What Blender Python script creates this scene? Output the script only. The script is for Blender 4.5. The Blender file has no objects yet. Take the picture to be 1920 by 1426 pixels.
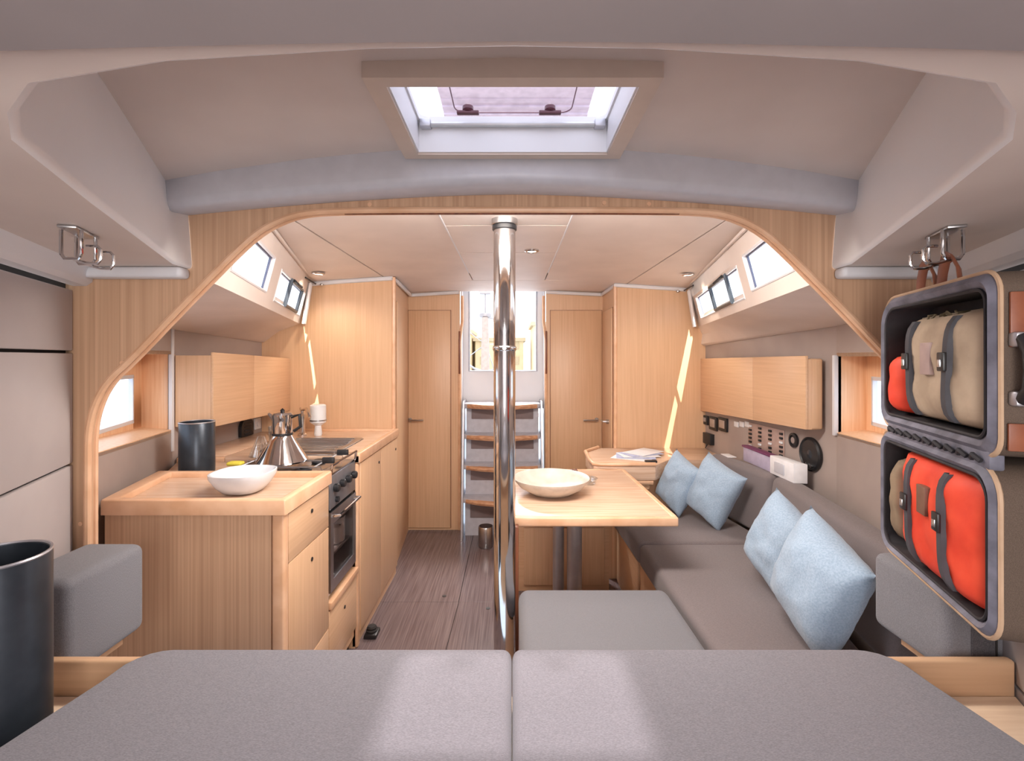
import bpy, bmesh, math, random
from mathutils import Vector, Matrix, noise
random.seed(3)
S = bpy.context.scene
COL = S.collection
PI = math.pi

# ------------------------------------------------------------------ camera, world, lights, exposure
F = 900.0            # focal length in pixels of the 1920 wide frame
CH = 1.37            # camera height
cd = bpy.data.cameras.new('camera'); cd.sensor_width = 36; cd.lens = F / 1920 * 36
cd.shift_y = -43 / 1920; cd.clip_start = 0.02; cd.clip_end = 500
cam = bpy.data.objects.new('camera', cd); COL.objects.link(cam)
cam.location = (0, 0, CH); cam.rotation_euler = (PI / 2, 0, 0)
S.camera = cam

w = bpy.data.worlds.new('world'); S.world = w; w.use_nodes = True
nt = w.node_tree; nt.nodes.clear()
out = nt.nodes.new('ShaderNodeOutputWorld'); bg = nt.nodes.new('ShaderNodeBackground')
tc = nt.nodes.new('ShaderNodeTexCoord'); sp = nt.nodes.new('ShaderNodeSeparateXYZ'); rp = nt.nodes.new('ShaderNodeValToRGB')
mr = nt.nodes.new('ShaderNodeMapRange'); mr.inputs[1].default_value = -1; mr.inputs[2].default_value = 1
nt.links.new(tc.outputs['Generated'], sp.inputs[0]); nt.links.new(sp.outputs[2], mr.inputs[0]); nt.links.new(mr.outputs[0], rp.inputs[0])
e = rp.color_ramp.elements
e[0].position = 0.0; e[0].color = (0.42, 0.50, 0.58, 1)
e[1].position = 1.0; e[1].color = (0.78, 0.87, 1.0, 1)
for p_, c_ in ((0.49, (0.60, 0.68, 0.78, 1)), (0.505, (0.90, 0.92, 0.97, 1)), (0.7, (0.86, 0.91, 0.98, 1))):
    q = e.new(p_); q.color = c_
nt.links.new(rp.outputs[0], bg.inputs[0]); bg.inputs[1].default_value = 1.8
nt.links.new(bg.outputs[0], out.inputs[0])

def light(name, kind, loc, rot, power, color, **k):
    l = bpy.data.lights.new(name, kind); l.energy = power; l.color = color
    for a, b in k.items(): setattr(l, a, b)
    o = bpy.data.objects.new(name, l); COL.objects.link(o); o.location = loc; o.rotation_euler = rot
    return o
def aim(src, dst):
    return (Vector(dst) - Vector(src)).to_track_quat('-Z', 'Y').to_euler()
light('sun', 'SUN', (0, 2, 6), aim((0, 0.14, 1.1), (0, 0, 0)), 2.3, (1.0, 0.93, 0.84), angle=math.radians(2.5))
# added fill above the head of the berth, standing in for an unseen hatch
light('foredeck_fill_light', 'AREA', (0, -0.42, 1.56), aim((0, -0.42, 1.56), (0, 0.75, 0.9)), 11, (1.0, 0.95, 0.93), shape='RECTANGLE', size=0.55, size_y=0.45)
light('bow_fill_light', 'AREA', (0, -0.75, 1.15), aim((0, -0.75, 1.0), (0, 1.2, 1.6)), 8, (1.0, 0.95, 0.92), shape='RECTANGLE', size=0.4, size_y=0.5)  # unseen fill added low in the bow to brighten the forward lining
# added fill for the saloon, out of view just aft of the arch
light('saloon_fill_light', 'AREA', (0, 1.47, 1.868), (math.radians(28), 0, 0), 28, (1.0, 0.91, 0.83), shape='RECTANGLE', size=1.0, size_y=0.24)
# added spots outside the last side windows, imitating sun streaks on the end bulkheads
light('glint_spot_port', 'SPOT', (-.87, .95, 2.9), aim((-.87, .95, 2.9), (-1.26, 2.65, 1.68)), 800, (1.0, 0.9, 0.74), spot_size=math.radians(20), spot_blend=0.05, shadow_soft_size=0.004)
light('glint_spot_starboard', 'SPOT', (1.05, 1.12, 3.0), aim((1.05, 1.12, 3.0), (1.15, 2.7, 1.66)), 800, (1.0, 0.9, 0.74), spot_size=math.radians(20), spot_blend=0.05, shadow_soft_size=0.004)
# companionway daylight
light('companionway_light', 'AREA', (-0.07, 4.42, 2.36), aim((-0.07, 4.42, 2.36), (0, 2.9, 0.4)), 70, (1.0, 0.95, 0.9), shape='RECTANGLE', size=0.9, size_y=0.4)

vs = S.view_settings
S.display_settings.display_device = 'sRGB'
vs.view_transform = 'Standard'; vs.look = 'None'; vs.gamma = 1; vs.use_curve_mapping = False
vs.exposure = 0.62

def P(px, py, d):
    return Vector(((px - 960) * d / F, d, CH - (py - 670) * d / F))

# ------------------------------------------------------------------ materials
def s2l(c):
    return tuple((v / 12.92 if v <= 0.04045 else ((v + 0.055) / 1.055) ** 2.4) for v in (x / 255 for x in c)) + (1,)
def base(name, rough=0.5, metal=0.0, spec=0.5):
    m = bpy.data.materials.new(name); m.use_nodes = True
    b = m.node_tree.nodes['Principled BSDF']
    b.inputs['Roughness'].default_value = rough; b.inputs['Metallic'].default_value = metal
    b.inputs['Specular IOR Level'].default_value = spec
    return m, m.node_tree, b
def textured(name, c1, c2, scale=(1, 1, 1), nscale=5.0, detail=4, rough=0.5, metal=0.0, bump=0.0, bdist=0.002, spec=0.5, ramp=(0.35, 0.65), sheen=0.0):
    m, n, b = base(name, rough, metal, spec)
    t = n.nodes.new('ShaderNodeTexCoord'); mp = n.nodes.new('ShaderNodeMapping'); mp.inputs['Scale'].default_value = scale
    ns = n.nodes.new('ShaderNodeTexNoise'); ns.inputs['Scale'].default_value = nscale; ns.inputs['Detail'].default_value = detail
    r = n.nodes.new('ShaderNodeValToRGB')
    r.color_ramp.elements[0].position = ramp[0]; r.color_ramp.elements[1].position = ramp[1]
    r.color_ramp.elements[0].color = s2l(c1); r.color_ramp.elements[1].color = s2l(c2)
    n.links.new(t.outputs['Object'], mp.inputs[0]); n.links.new(mp.outputs[0], ns.inputs['Vector'])
    n.links.new(ns.outputs['Fac'], r.inputs[0]); n.links.new(r.outputs[0], b.inputs['Base Color'])
    if bump:
        bp = n.nodes.new('ShaderNodeBump'); bp.inputs['Strength'].default_value = bump; bp.inputs['Distance'].default_value = bdist
        n.links.new(ns.outputs['Fac'], bp.inputs['Height']); n.links.new(bp.outputs[0], b.inputs['Normal'])
    if sheen: b.inputs['Sheen Weight'].default_value = sheen
    return m
WA, WB = (206, 166, 130), (220, 182, 147)
wood_z = textured('oak_upright', WA, WB, (45, 45, 1.2), 2.2, 5, 0.38, bump=0.08, bdist=0.001, ramp=(0.25, 0.75))
wood_x = textured('oak_crosswise', WA, WB, (1.2, 45, 45), 2.2, 5, 0.38, bump=0.08, bdist=0.001, ramp=(0.25, 0.75))
wood_y = textured('oak_lengthwise', WA, WB, (45, 1.2, 45), 2.2, 5, 0.36, bump=0.08, bdist=0.001, ramp=(0.25, 0.75))
wood_rib = textured('oak_striped_veneer', (186, 148, 118), (210, 172, 140), (90, 90, 0.7), 1.4, 3, 0.45, bump=0.15, bdist=0.001, ramp=(0.3, 0.7))
wood_edge = textured('oak_solid_edge', (214, 168, 132), (230, 188, 154), (3, 3, 3), 4, 3, 0.3)
wood_top = textured('oak_worktop', (206, 171, 145), (222, 193, 169), (2, 40, 40), 2.2, 4, 0.25)
wood_warm = textured('oak_warm', (232, 184, 142), (242, 202, 164), (40, 40, 1.5), 2, 4, 0.4)
wood_dark = textured('dark_reddish_wood', (110, 62, 42), (140, 84, 58), (40, 40, 1.5), 2, 4, 0.4)
floor_m = textured('floor_planks', (98, 84, 86), (122, 107, 108), (40, 1.0, 40), 3, 4, 0.2, bump=0.03)
side_white_lit = textured('lit_white_side_moulding', (232, 232, 234), (238, 237, 238), (1, 1, 1), 3, 2, 0.4)  # white gelcoat made lighter, light on the side moulding painted in
white_gel = textured('white_gelcoat', (212, 212, 216), (220, 219, 222), (1, 1, 1), 3, 2, 0.4)
liner = textured('beige_headliner', (206, 192, 184), (214, 201, 193), (1, 1, 1), 4, 3, 0.55)
liner_shaded = textured('shaded_grey_headliner', (132, 124, 124), (140, 131, 131), (1, 1, 1), 4, 3, 0.6)  # darker headliner tone, the soffit's shade painted into the colour
panel_gray = textured('grey_vinyl_panel', (176, 168, 168), (186, 178, 177), (1, 1, 1), 4, 3, 0.55)
panel_taupe = textured('taupe_vinyl_panel', (162, 148, 142), (172, 158, 151), (1, 1, 1), 4, 3, 0.55)
ceil_m = textured('saloon_headliner', (218, 205, 197), (226, 213, 205), (1, 1, 1), 4, 3, 0.5)
def fabric(name, c1, c2, sx, sy, sz):
    return textured(name, c1, c2, (sx, sy, sz), 6, 3, 0.9, bump=0.35, bdist=0.0008, spec=0.15, ramp=(0.3, 0.7), sheen=0.15)
fab_bed = fabric('grey_woven_bed_fabric', (112, 110, 117), (140, 138, 145), 50, 200, 200)
fab_cush = fabric('grey_woven_cushion_fabric', (106, 106, 112), (134, 133, 138), 160, 160, 60)
fab_sofa = fabric('taupe_grey_sofa_fabric', (110, 102, 103), (131, 122, 123), 30, 140, 140)
fab_blue = textured('pale_blue_linen', (148, 169, 191), (166, 186, 206), (60, 60, 60), 3, 4, 0.9, bump=0.25, bdist=0.002, spec=0.1, sheen=0.2)
def plain(name, c, rough=0.5, metal=0.0, var=6, **k):
    a = tuple(max(0, x - var) for x in c); b = tuple(min(255, x + var) for x in c)
    return textured(name, a, b, (1, 1, 1), 25, 3, rough, metal, **k)
chrome = plain('polished_steel', (205, 203, 204), 0.08, 1.0, 3)
steel = plain('brushed_steel', (190, 190, 192), 0.28, 1.0, 5)
alu = plain('satin_aluminium', (190, 190, 196), 0.4, 0.9, 5)
tube_gray = plain('grey_table_leg', (165, 158, 158), 0.35, 0.6, 4)
black = plain('black_plastic', (30, 30, 33), 0.4, var=4)
rubber = plain('black_gap', (38, 34, 34), 0.8, var=3)
charcoal = plain('charcoal_tin', (58, 64, 72), 0.33, 0.55, 4)
darkglass = plain('dark_oven_glass', (88, 74, 68), 0.12, 0.0, 3)
ceramic = plain('white_ceramic', (216, 220, 226), 0.2, var=3)
stone_bowl = plain('pale_stone_bowl', (200, 192, 182), 0.4, var=6)
white_pl = plain('white_plastic', (230, 230, 232), 0.4, var=3)
papr = plain('white_paper', (232, 232, 236), 0.7, var=4)
paper_blue = plain('pale_blue_paper', (176, 184, 214), 0.7, var=14)
orange = textured('orange_nylon', (222, 62, 38), (242, 84, 54), (1, 1, 1), 14, 4, 0.6, bump=0.4, bdist=0.004)
beige_c = textured('beige_canvas', (170, 150, 128), (196, 176, 152), (1, 1, 1), 16, 4, 0.8, bump=0.4, bdist=0.004)
tan_c = textured('olive_tan_canvas', (126, 108, 88), (150, 130, 106), (1, 1, 1), 16, 4, 0.8, bump=0.3)
lining = textured('slate_lining', (92, 92, 104), (124, 124, 138), (1, 1, 1), 22, 5, 0.6, bump=0.5, bdist=0.006)
lining_dark = plain('dark_lining', (44, 42, 46), 0.7)
leather = textured('brown_leather', (120, 66, 46), (148, 88, 62), (1, 1, 1), 18, 4, 0.45, bump=0.2)
canvas_dk = textured('dark_brown_canvas', (84, 70, 60), (104, 88, 76), (160, 160, 160), 6, 3, 0.8, bump=0.3)
strap_m = plain('charcoal_webbing', (70, 70, 76), 0.7)
piping_m = plain('tan_piping', (190, 160, 132), 0.6)
red_dk = plain('dark_red_plastic', (96, 30, 28), 0.3)
hob_m = plain('hob_steel', (170, 172, 178), 0.22, 1.0, 5)
step_gray = plain('grey_step_riser', (188, 186, 194), 0.4, var=5)
step_wood = textured('step_tread_wood', (176, 128, 96), (206, 160, 126), (1.5, 40, 40), 2, 4, 0.35)
bldg = textured('hazy_ochre_masonry', (226, 202, 160), (236, 216, 180), (1, 1, 1), 0.6, 4, 0.9)  # haze and glare painted into the pale building colours
bldg_w = plain('hazy_window_shade', (206, 184, 150), 0.7)
water_m = textured('pale_harbour_water', (150, 170, 190), (190, 206, 220), (1, 1, 1), 0.8, 5, 0.2, bump=0.3, bdist=0.05)
curt_m = textured('white_curtain_cloth', (214, 206, 204), (232, 226, 224), (40, 40, 2), 3, 3, 0.9)
yellow_m = plain('yellow_sponge', (214, 200, 70), 0.8)
purple_m = plain('purple_folder', (112, 52, 92), 0.5)

def glass(name, tint, fac):
    m = bpy.data.materials.new(name); m.use_nodes = True; n = m.node_tree; n.nodes.clear()
    o = n.nodes.new('ShaderNodeOutputMaterial'); mx = n.nodes.new('ShaderNodeMixShader')
    t = n.nodes.new('ShaderNodeBsdfTransparent'); g = n.nodes.new('ShaderNodeBsdfGlossy')
    t.inputs[0].default_value = tint; g.inputs['Roughness'].default_value = 0.03; mx.inputs[0].default_value = fac
    n.links.new(t.outputs[0], mx.inputs[1]); n.links.new(g.outputs[0], mx.inputs[2]); n.links.new(mx.outputs[0], o.inputs[0])
    return m
pane_m = glass('window_glass', (0.95, 0.97, 1.0, 1), 0.05)
hatch_glass = glass('tinted_hatch_acrylic', (0.93, 0.91, 0.95, 1), 0.06)
clear_glass = glass('clear_glass', (0.92, 0.95, 0.97, 1), 0.22)
lampm = bpy.data.materials.new('lamp_glow'); lampm.use_nodes = True
lb = lampm.node_tree.nodes['Principled BSDF']; lb.inputs['Emission Color'].default_value = (1, 0.92, 0.8, 1); lb.inputs['Emission Strength'].default_value = 1.5

# ------------------------------------------------------------------ mesh helpers
def BM(): return bmesh.new()
def hexa(bm, c, bevel=0.0, seg=2):
    """c: 8 corners, bottom ring 0-3, top ring 4-7"""
    t = bmesh.new(); v = [t.verts.new(p) for p in c]
    for f in ((3, 2, 1, 0), (4, 5, 6, 7), (0, 1, 5, 4), (1, 2, 6, 5), (2, 3, 7, 6), (3, 0, 4, 7)):
        t.faces.new([v[i] for i in f])
    bmesh.ops.recalc_face_normals(t, faces=t.faces)
    if bevel: bmesh.ops.bevel(t, geom=list(t.edges), offset=bevel, segments=seg, profile=0.5, affect='EDGES', clamp_overlap=True)
    merge(bm, t); return bm
def merge(bm, t, mat=None):
    if mat is not None: bmesh.ops.transform(t, matrix=mat, verts=t.verts)
    me = bpy.data.meshes.new('tmp'); t.to_mesh(me); t.free(); bm.from_mesh(me); bpy.data.meshes.remove(me)
def box(bm, x0, x1, y0, y1, z0, z1, bevel=0.0, seg=2):
    return hexa(bm, [(x0, y0, z0), (x1, y0, z0), (x1, y1, z0), (x0, y1, z0), (x0, y0, z1), (x1, y0, z1), (x1, y1, z1), (x0, y1, z1)], bevel, seg)
def prism(bm, pts, vec, bevel=0.0, seg=2):
    """pts: planar polygon in 3D, extruded by vec"""
    t = bmesh.new(); vec = Vector(vec)
    a = [t.verts.new(p) for p in pts]; b = [t.verts.new(Vector(p) + vec) for p in pts]
    n = len(pts); t.faces.new(a); t.faces.new(b[::-1])
    for i in range(n): t.faces.new((a[i], b[i], b[(i + 1) % n], a[(i + 1) % n]))
    bmesh.ops.recalc_face_normals(t, faces=t.faces)
    if bevel: bmesh.ops.bevel(t, geom=list(t.edges), offset=bevel, segments=seg, profile=0.5, affect='EDGES', clamp_overlap=True)
    merge(bm, t); return bm
def frame_of(d):
    d = d.normalized(); u = Vector((0, 0, 1)) if abs(d.z) < 0.9 else Vector((1, 0, 0))
    s = d.cross(u).normalized(); return s, s.cross(d).normalized()
def tube(bm, pts, r, n=10, closed=False, rs=None, flat=None):
    pts = [Vector(p) for p in pts]; m = len(pts); rings = []
    for i, p in enumerate(pts):
        if closed: d = pts[(i + 1) % m] - pts[i - 1]
        else: d = (pts[min(i + 1, m - 1)] - pts[max(i - 1, 0)])
        if i == 0 or closed and i == 0: s, u = frame_of(d)
        else:
            d = d.normalized(); s = (s - d * s.dot(d)).normalized(); u = s.cross(d).normalized()
        rr = rs[i] if rs else r
        rings.append([bm.verts.new(p + s * math.cos(2 * PI * k / n) * rr * (flat[0] if flat else 1) + u * math.sin(2 * PI * k / n) * rr * (flat[1] if flat else 1)) for k in range(n)])
    for i in range(m if closed else m - 1):
        a, b = rings[i], rings[(i + 1) % m]
        for k in range(n): bm.faces.new((a[k], a[(k + 1) % n], b[(k + 1) % n], b[k]))
    if not closed: bm.faces.new(rings[0][::-1]); bm.faces.new(rings[-1])
    return bm
def lathe(bm, prof, loc, n=28, axis='z', sq=None):
    """prof: (r, h) list; axis direction; sq: superellipse exponent"""
    rings = []; loc = Vector(loc)
    for r, h in prof:
        ring = []
        for k in range(n):
            a = 2 * PI * k / n; c, s = math.cos(a), math.sin(a)
            if sq:
                q = (abs(c) ** sq + abs(s) ** sq) ** (-1 / sq); c *= q; s *= q
            if axis == 'z': v = Vector((r * c, r * s, h))
            elif axis == 'x': v = Vector((h, r * c, r * s))
            else: v = Vector((r * c, h, r * s))
            ring.append(bm.verts.new(loc + v))
        rings.append(ring)
    for a, b in zip(rings, rings[1:]):
        for k in range(n): bm.faces.new((a[k], a[(k + 1) % n], b[(k + 1) % n], b[k]))
    if prof[0][0] > 1e-4: bm.faces.new(rings[0][::-1])
    if prof[-1][0] > 1e-4: bm.faces.new(rings[-1])
    return bm
def cyl(bm, loc, r, h, axis='z', n=24, b=0.0):
    pr = [(r, 0), (r, h)] if not b else [(r - b, 0), (r, b), (r, h - b), (r - b, h)]
    return lathe(bm, pr, loc, n, axis)
def rrect(x0, x1, z0, z1, r, seg=5, rs=None):
    pts = []
    for i, (cx, cz, a0) in enumerate(((x1, z1, 0), (x0, z1, 90), (x0, z0, 180), (x1, z0, 270))):
        q = rs[i] if rs else r
        cx += -q if cx == x1 else q; cz += -q if cz == z1 else q
        for k in range(seg + 1):
            a = math.radians(a0 + 90 * k / seg); pts.append((cx + q * math.cos(a), cz + q * math.sin(a)))
    return pts
def obj(name, bm, mat, parent=None, smooth=35, kind=None, label=None):
    bmesh.ops.remove_doubles(bm, verts=bm.verts, dist=1e-6)
    bmesh.ops.recalc_face_normals(bm, faces=bm.faces)
    me = bpy.data.meshes.new(name)
    if parent is not None:
        org = Vector(parent['_org']) if '_org' in parent else Vector((0, 0, 0))
    else:
        xs = [v.co for v in bm.verts]
        org = Vector(((min(v.x for v in xs) + max(v.x for v in xs)) / 2, (min(v.y for v in xs) + max(v.y for v in xs)) / 2, min(v.z for v in xs)))
    bmesh.ops.translate(bm, vec=-org, verts=bm.verts)
    bm.to_mesh(me); bm.free()
    if smooth:
        for p in me.polygons: p.use_smooth = True
        me.set_sharp_from_angle(angle=math.radians(smooth))
    o = bpy.data.objects.new(name, me); COL.objects.link(o); me.materials.append(mat)
    o['_org'] = tuple(org)
    if parent is not None: o.parent = parent
    else: o.location = org
    if kind: o['kind'] = kind
    if label: o['label'] = label
    return o
def thing(name, label, cat, loc=(0, 0, 0), group=None):
    o = bpy.data.objects.new(name, None); COL.objects.link(o); o.location = loc; o.empty_display_size = 0.05
    o['_org'] = tuple(loc); o['label'] = label; o['category'] = cat
    if group: o['group'] = group
    return o
def tag(o, label, cat, group=None):
    o['label'] = label; o['category'] = cat
    if group: o['group'] = group
    return o
def struct(name, bm, mat, parent=None, smooth=35):
    return obj(name, bm, mat, parent, smooth, None if parent is not None else 'structure')
def struct_root(name, loc=(0, 0, 0)):
    o = bpy.data.objects.new(name, None); COL.objects.link(o); o.location = loc; o['_org'] = tuple(loc); o['kind'] = 'structure'
    return o
def lerp(a, b, t): return a + (b - a) * t
def panel(bm, c00, c10, c11, c01, t, holes=(), ns=1, nz=1):
    """bilinear wall sheet of thickness vector t, with rectangular holes given in (s0,s1,v0,v1)"""
    c00, c10, c11, c01, t = map(Vector, (c00, c10, c11, c01, t))
    ss = sorted(set([0, 1] + [i / ns for i in range(ns)] + [h[0] for h in holes] + [h[1] for h in holes]))
    vv = sorted(set([0, 1] + [i / nz for i in range(nz)] + [h[2] for h in holes] + [h[3] for h in holes]))
    f = lambda s, v: lerp(lerp(c00, c10, s), lerp(c01, c11, s), v)
    for s0, s1 in zip(ss, ss[1:]):
        for v0, v1 in zip(vv, vv[1:]):
            ms, mv = (s0 + s1) / 2, (v0 + v1) / 2
            if any(h[0] < ms < h[1] and h[2] < mv < h[3] for h in holes): continue
            q = [f(s0, v0), f(s1, v0), f(s1, v1), f(s0, v1)]
            hexa(bm, q + [p + t for p in q])
    return bm
def cushion(bm, x0, x1, y0, y1, z0, z1, r=0.03, sag=0.0, corners=None, seg=4):
    return box(bm, x0, x1, y0, y1, z0, z1, r, seg)
def screws(parent, pts, r, axis, mat):
    for p in pts: obj('screw_cap', cyl(BM(), p, r, 0.003, axis, 10), mat, parent)

# ================================================================== FORWARD CABIN SETTING
HS = 0.434
def hx(y): return 0.6 + HS * y            # half breadth of the forward hull lining
YB = 1.25                                 # arch bulkhead front face

for s, nm in ((-1, 'left'), (1, 'right')):
    root = struct_root('wall_' + nm, (s * hx(0), 0, 0))
    b = BM(); n = Vector((s, -HS, 0)).normalized()
    back = [(s * (hx(-1) + 0.02), -1, 0), (s * (hx(YB) + 0.02), YB, 0)]
    panel(b, (back[0][0], -1, 0), (back[1][0], YB, 0), (back[1][0], YB, 1.62), (back[0][0], -1, 1.62), n * 0.03)
    obj('backing', b, rubber, root)
    for z0, z1 in ((0.3, 0.7), (0.706, 1.091), (1.097, 1.381), (1.388, 1.545)):
        b = BM()
        hexa(b, [(s * hx(-1), -1, z0), (s * hx(YB - .002), YB - .002, z0), (s * (hx(YB - .002) + .016), YB - .002, z0), (s * (hx(-1) + .016), -1, z0),
                 (s * hx(-1), -1, z1), (s * hx(YB - .002), YB - .002, z1), (s * (hx(YB - .002) + .016), YB - .002, z1), (s * (hx(-1) + .016), -1, z1)], 0.003, 2)
        obj('lining_panel', b, panel_gray, root)
    # white moulding under the deck edge
    b = BM()
    y0, y1 = -1, YB - 0.001
    prof = [(0.0, 1.556), (-0.035, 1.556), (-0.05, 1.566), (-0.055, 1.585), (-0.06, 1.60), (0.0, 1.60)]
    A = [b.verts.new((s * (max(0.02, hx(y0) + p[0])), y0, p[1])) for p in prof]; B = [b.verts.new((s * (hx(y1) + p[0]), y1, p[1])) for p in prof]
    for i in range(len(prof)):
        j = (i + 1) % len(prof); b.faces.new((A[i], A[j], B[j], B[i]))
    b.faces.new(A); b.faces.new(B[::-1])
    struct('trim_1' if s < 0 else 'trim_2', b, white_gel)
    b = BM(); box(b, min(s * .835, s * 1.085), max(s * .835, s * 1.085), 1.205, YB - .001, 1.572, 1.6, 0.01, 3)
    struct('trim_3' if s < 0 else 'trim_4', b, white_gel)

b = BM(); box(b, -0.22, 0.22, -1.03, -1.0, 0, 1.62); struct('wall_bow', b, panel_gray)

# deck underside with the coachroof well
half = [(-0.833, 1.249), (-0.828, 1.183), (-0.62, 0.718), (-0.522, 0.511), (-0.47, 0.458), (-0.403, 0.41), (-0.27, 0.38), (-0.105, 0.365), (0, 0.362)]
outer = [(-hx(1.249), 1.249), (-hx(1.15), 1.15), (-hx(.75), .75), (-hx(.3), .3), (-hx(.0), .0), (-hx(-.35), -.35), (-hx(-.7), -.7), (-.1, -1.0), (0, -1.0)]
path = half + [(-x, y) for x, y in half[-2::-1]]
outp = outer + [(-x, y) for x, y in outer[-2::-1]]
def wellz(x): return 1.862 - 0.075 * (x / 0.85) ** 2
def offs(o):
    r = []
    for i, p in enumerate(path):
        a = Vector(path[max(i - 1, 0)]); c = Vector(path[min(i + 1, len(path) - 1)]); d = (c - a).normalized()
        nrm = Vector((-d.y, d.x))
        # outward = away from the well centre
        if nrm.dot(Vector(p) - Vector((0, 1.0))) < 0: nrm = -nrm
        q = Vector(p) + nrm * o
        if i in (0, len(path) - 1): q = Vector((p[0] + (o if p[0] > 0 else -o), p[1]))
        r.append(q)
    return r
b = BM(); loops = []
loops.append([(x, y, 1.60) for x, y in outp])
loops.append([(q.x, q.y, 1.60) for q in offs(0.008)])
loops.append([(q.x, q.y, 1.602) for q in offs(0.004)])
loops.append([(q.x, q.y, 1.605) for q in offs(0.001)])
loops.append([(x, y, 1.612) for x, y in path])
loops.append([(q.x, q.y, wellz(q.x) - 0.02) for q in offs(0.012)])
loops.append([(q.x, q.y, wellz(q.x) + 0.03) for q in offs(0.016)])
L = [[b.verts.new(p) for p in lp] for lp in loops]
root = struct_root('ceiling', (0, 0.3, 1.6))
for i in range(1, len(L) - 1):
    for k in range(len(path) - 1): b.faces.new((L[i][k], L[i + 1][k], L[i + 1][k + 1], L[i][k + 1]))
for v in L[0]: b.verts.remove(v)
obj('coachroof_side_moulding', b, side_white_lit, root, 60)
b = BM(); l0 = [b.verts.new(p) for p in loops[0]]; l1 = [b.verts.new(p) for p in loops[1]]
for k in range(len(path) - 1): b.faces.new((l0[k], l1[k], l1[k + 1], l0[k + 1]))
obj('side_deck_lining', b, liner, root)
# nearer soffit band
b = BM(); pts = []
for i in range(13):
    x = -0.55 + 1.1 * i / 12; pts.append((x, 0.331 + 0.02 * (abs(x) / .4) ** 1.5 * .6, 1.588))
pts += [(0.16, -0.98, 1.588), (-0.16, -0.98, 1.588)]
prism(b, pts, (0, 0, 0.0115)); obj('soffit_panel', b, liner_shaded, root)
# well ceiling, cambered, with the hatch cut-out
b = BM()
xs = [-.88, -.7, -.5, -.35, -.235, 0, .235, .35, .5, .7, .88]; ys = [.33, .60, .795, 1.105, 1.25]
g = [[b.verts.new((x, y, wellz(x))) for y in ys] for x in xs]; g2 = [[b.verts.new((x, y, wellz(x) + .02)) for y in ys] for x in xs]
for i in range(len(xs) - 1):
    for j in range(len(ys) - 1):
        if abs((xs[i] + xs[i + 1]) / 2) < .235 and j == 2: continue
        b.faces.new((g[i][j], g[i + 1][j], g[i + 1][j + 1], g[i][j + 1])); b.faces.new((g2[i][j], g2[i][j + 1], g2[i + 1][j + 1], g2[i + 1][j]))
obj('coachroof_lining', b, liner, root)
# crossbeam over the arch
b = BM(); n_ = 24; A = []
for i in range(n_ + 1):
    x = -.86 + 1.72 * i / n_; zt = wellz(x) + .01; zb = 1.778 - .055 * (abs(x) / .85) ** 1.6
    prof = [(1.115 + .03 * abs(x), zt), (1.115 + .03 * abs(x), zb + .022), (1.121 + .03 * abs(x), zb + .008), (1.135 + .03 * abs(x), zb), (1.2495, zb + .016), (1.2495, zt)]
    A.append([b.verts.new((x, y, z)) for y, z in prof])
for a, c in zip(A, A[1:]):
    for k in range(6): b.faces.new((a[k], a[(k + 1) % 6], c[(k + 1) % 6], c[k]))
b.faces.new(A[0][::-1]); b.faces.new(A[-1])
obj('crossbeam', b, plain('shaded_white_beam', (188, 187, 193), .4, var=3), root, 60)  # same white gelcoat darkened, shade on the beam painted in

# hatch
hr = struct_root('window_1', (0, .95, 1.83))
b = BM()
X0, X1, Y0, Y1 = -.247, .249, .7875, 1.11; x0, x1, y0, y1 = -.213, .216, .815, 1.087
for q in ((X0, X1, Y0, y0), (X0, X1, y1, Y1), (X0, x0, y0, y1), (x1, X1, y0, y1)): box(b, q[0], q[1], q[2], q[3], 1.829, 1.87, 0.0)
obj('window_frame', b, plain('beige_hatch_trim', (200, 184, 172), .45, var=2), hr)
b = BM(); cc = .004
for q in ((x0 - .008, x1 + .008, y0 - .008, y0 + .003), (x0 - .008, x1 + .008, y1 - .003, y1 + .008), (x0 - .008, x0 + .003, y0 + .003, y1 - .003), (x1 - .003, x1 + .008, y0 + .003, y1 - .003)): box(b, q[0], q[1], q[2], q[3], 1.834, 1.9)
obj('liner', b, white_gel, hr)
b = BM()
o_ = rrect(x0 - .012, x1 + .012, y0 - .012, y1 + .012, .03); i_ = rrect(x0 + .007, x1 - .007, y0 + .007, y1 - .007, .02)
va = [b.verts.new((p[0], p[1], 1.900)) for p in o_]; vb = [b.verts.new((p[0], p[1], 1.900)) for p in i_]; vc = [b.verts.new((p[0], p[1], 1.912)) for p in i_]; vd = [b.verts.new((p[0], p[1], 1.912)) for p in o_]
for R1, R2 in ((va, vb), (vb, vc), (vc, vd), (vd, va)):
    for k in range(len(R1)): b.faces.new((R1[k], R1[(k + 1) % len(R1)], R2[(k + 1) % len(R2)], R2[k]))
obj('hatch_ring', b, white_gel, hr)
b = BM(); prism(b, [(p[0], p[1], 1.913) for p in rrect(x0 - .005, x1 + .005, y0 - .005, y1 + .005, .03)], (0, 0, .006)); pn = obj('pane', b, hatch_glass, hr)
b = BM(); tube(b, [(p[0], p[1], 1.9115) for p in rrect(-.125, .13, .93, 1.062, .025)], .0014, 6, True); obj('gasket', b, plain('mauve_seal', (120, 86, 100), .5), pn)
for x in (-.095, .082):
    b = BM(); cyl(b, (x, 1.035, 1.900), .012, .013, 'z', 16, .003); box(b, x - .024, x + .024, 1.029, 1.041, 1.894, 1.901, .002); obj('latch_handle', b, plain('maroon_latch', (92, 50, 62), .4), pn)
b = BM(); tube(b, [(x0 + .012, 1.076, 1.892), (x1 - .012, 1.076, 1.892)], .006, 10); obj('stay_bar', b, steel, hr)
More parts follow.
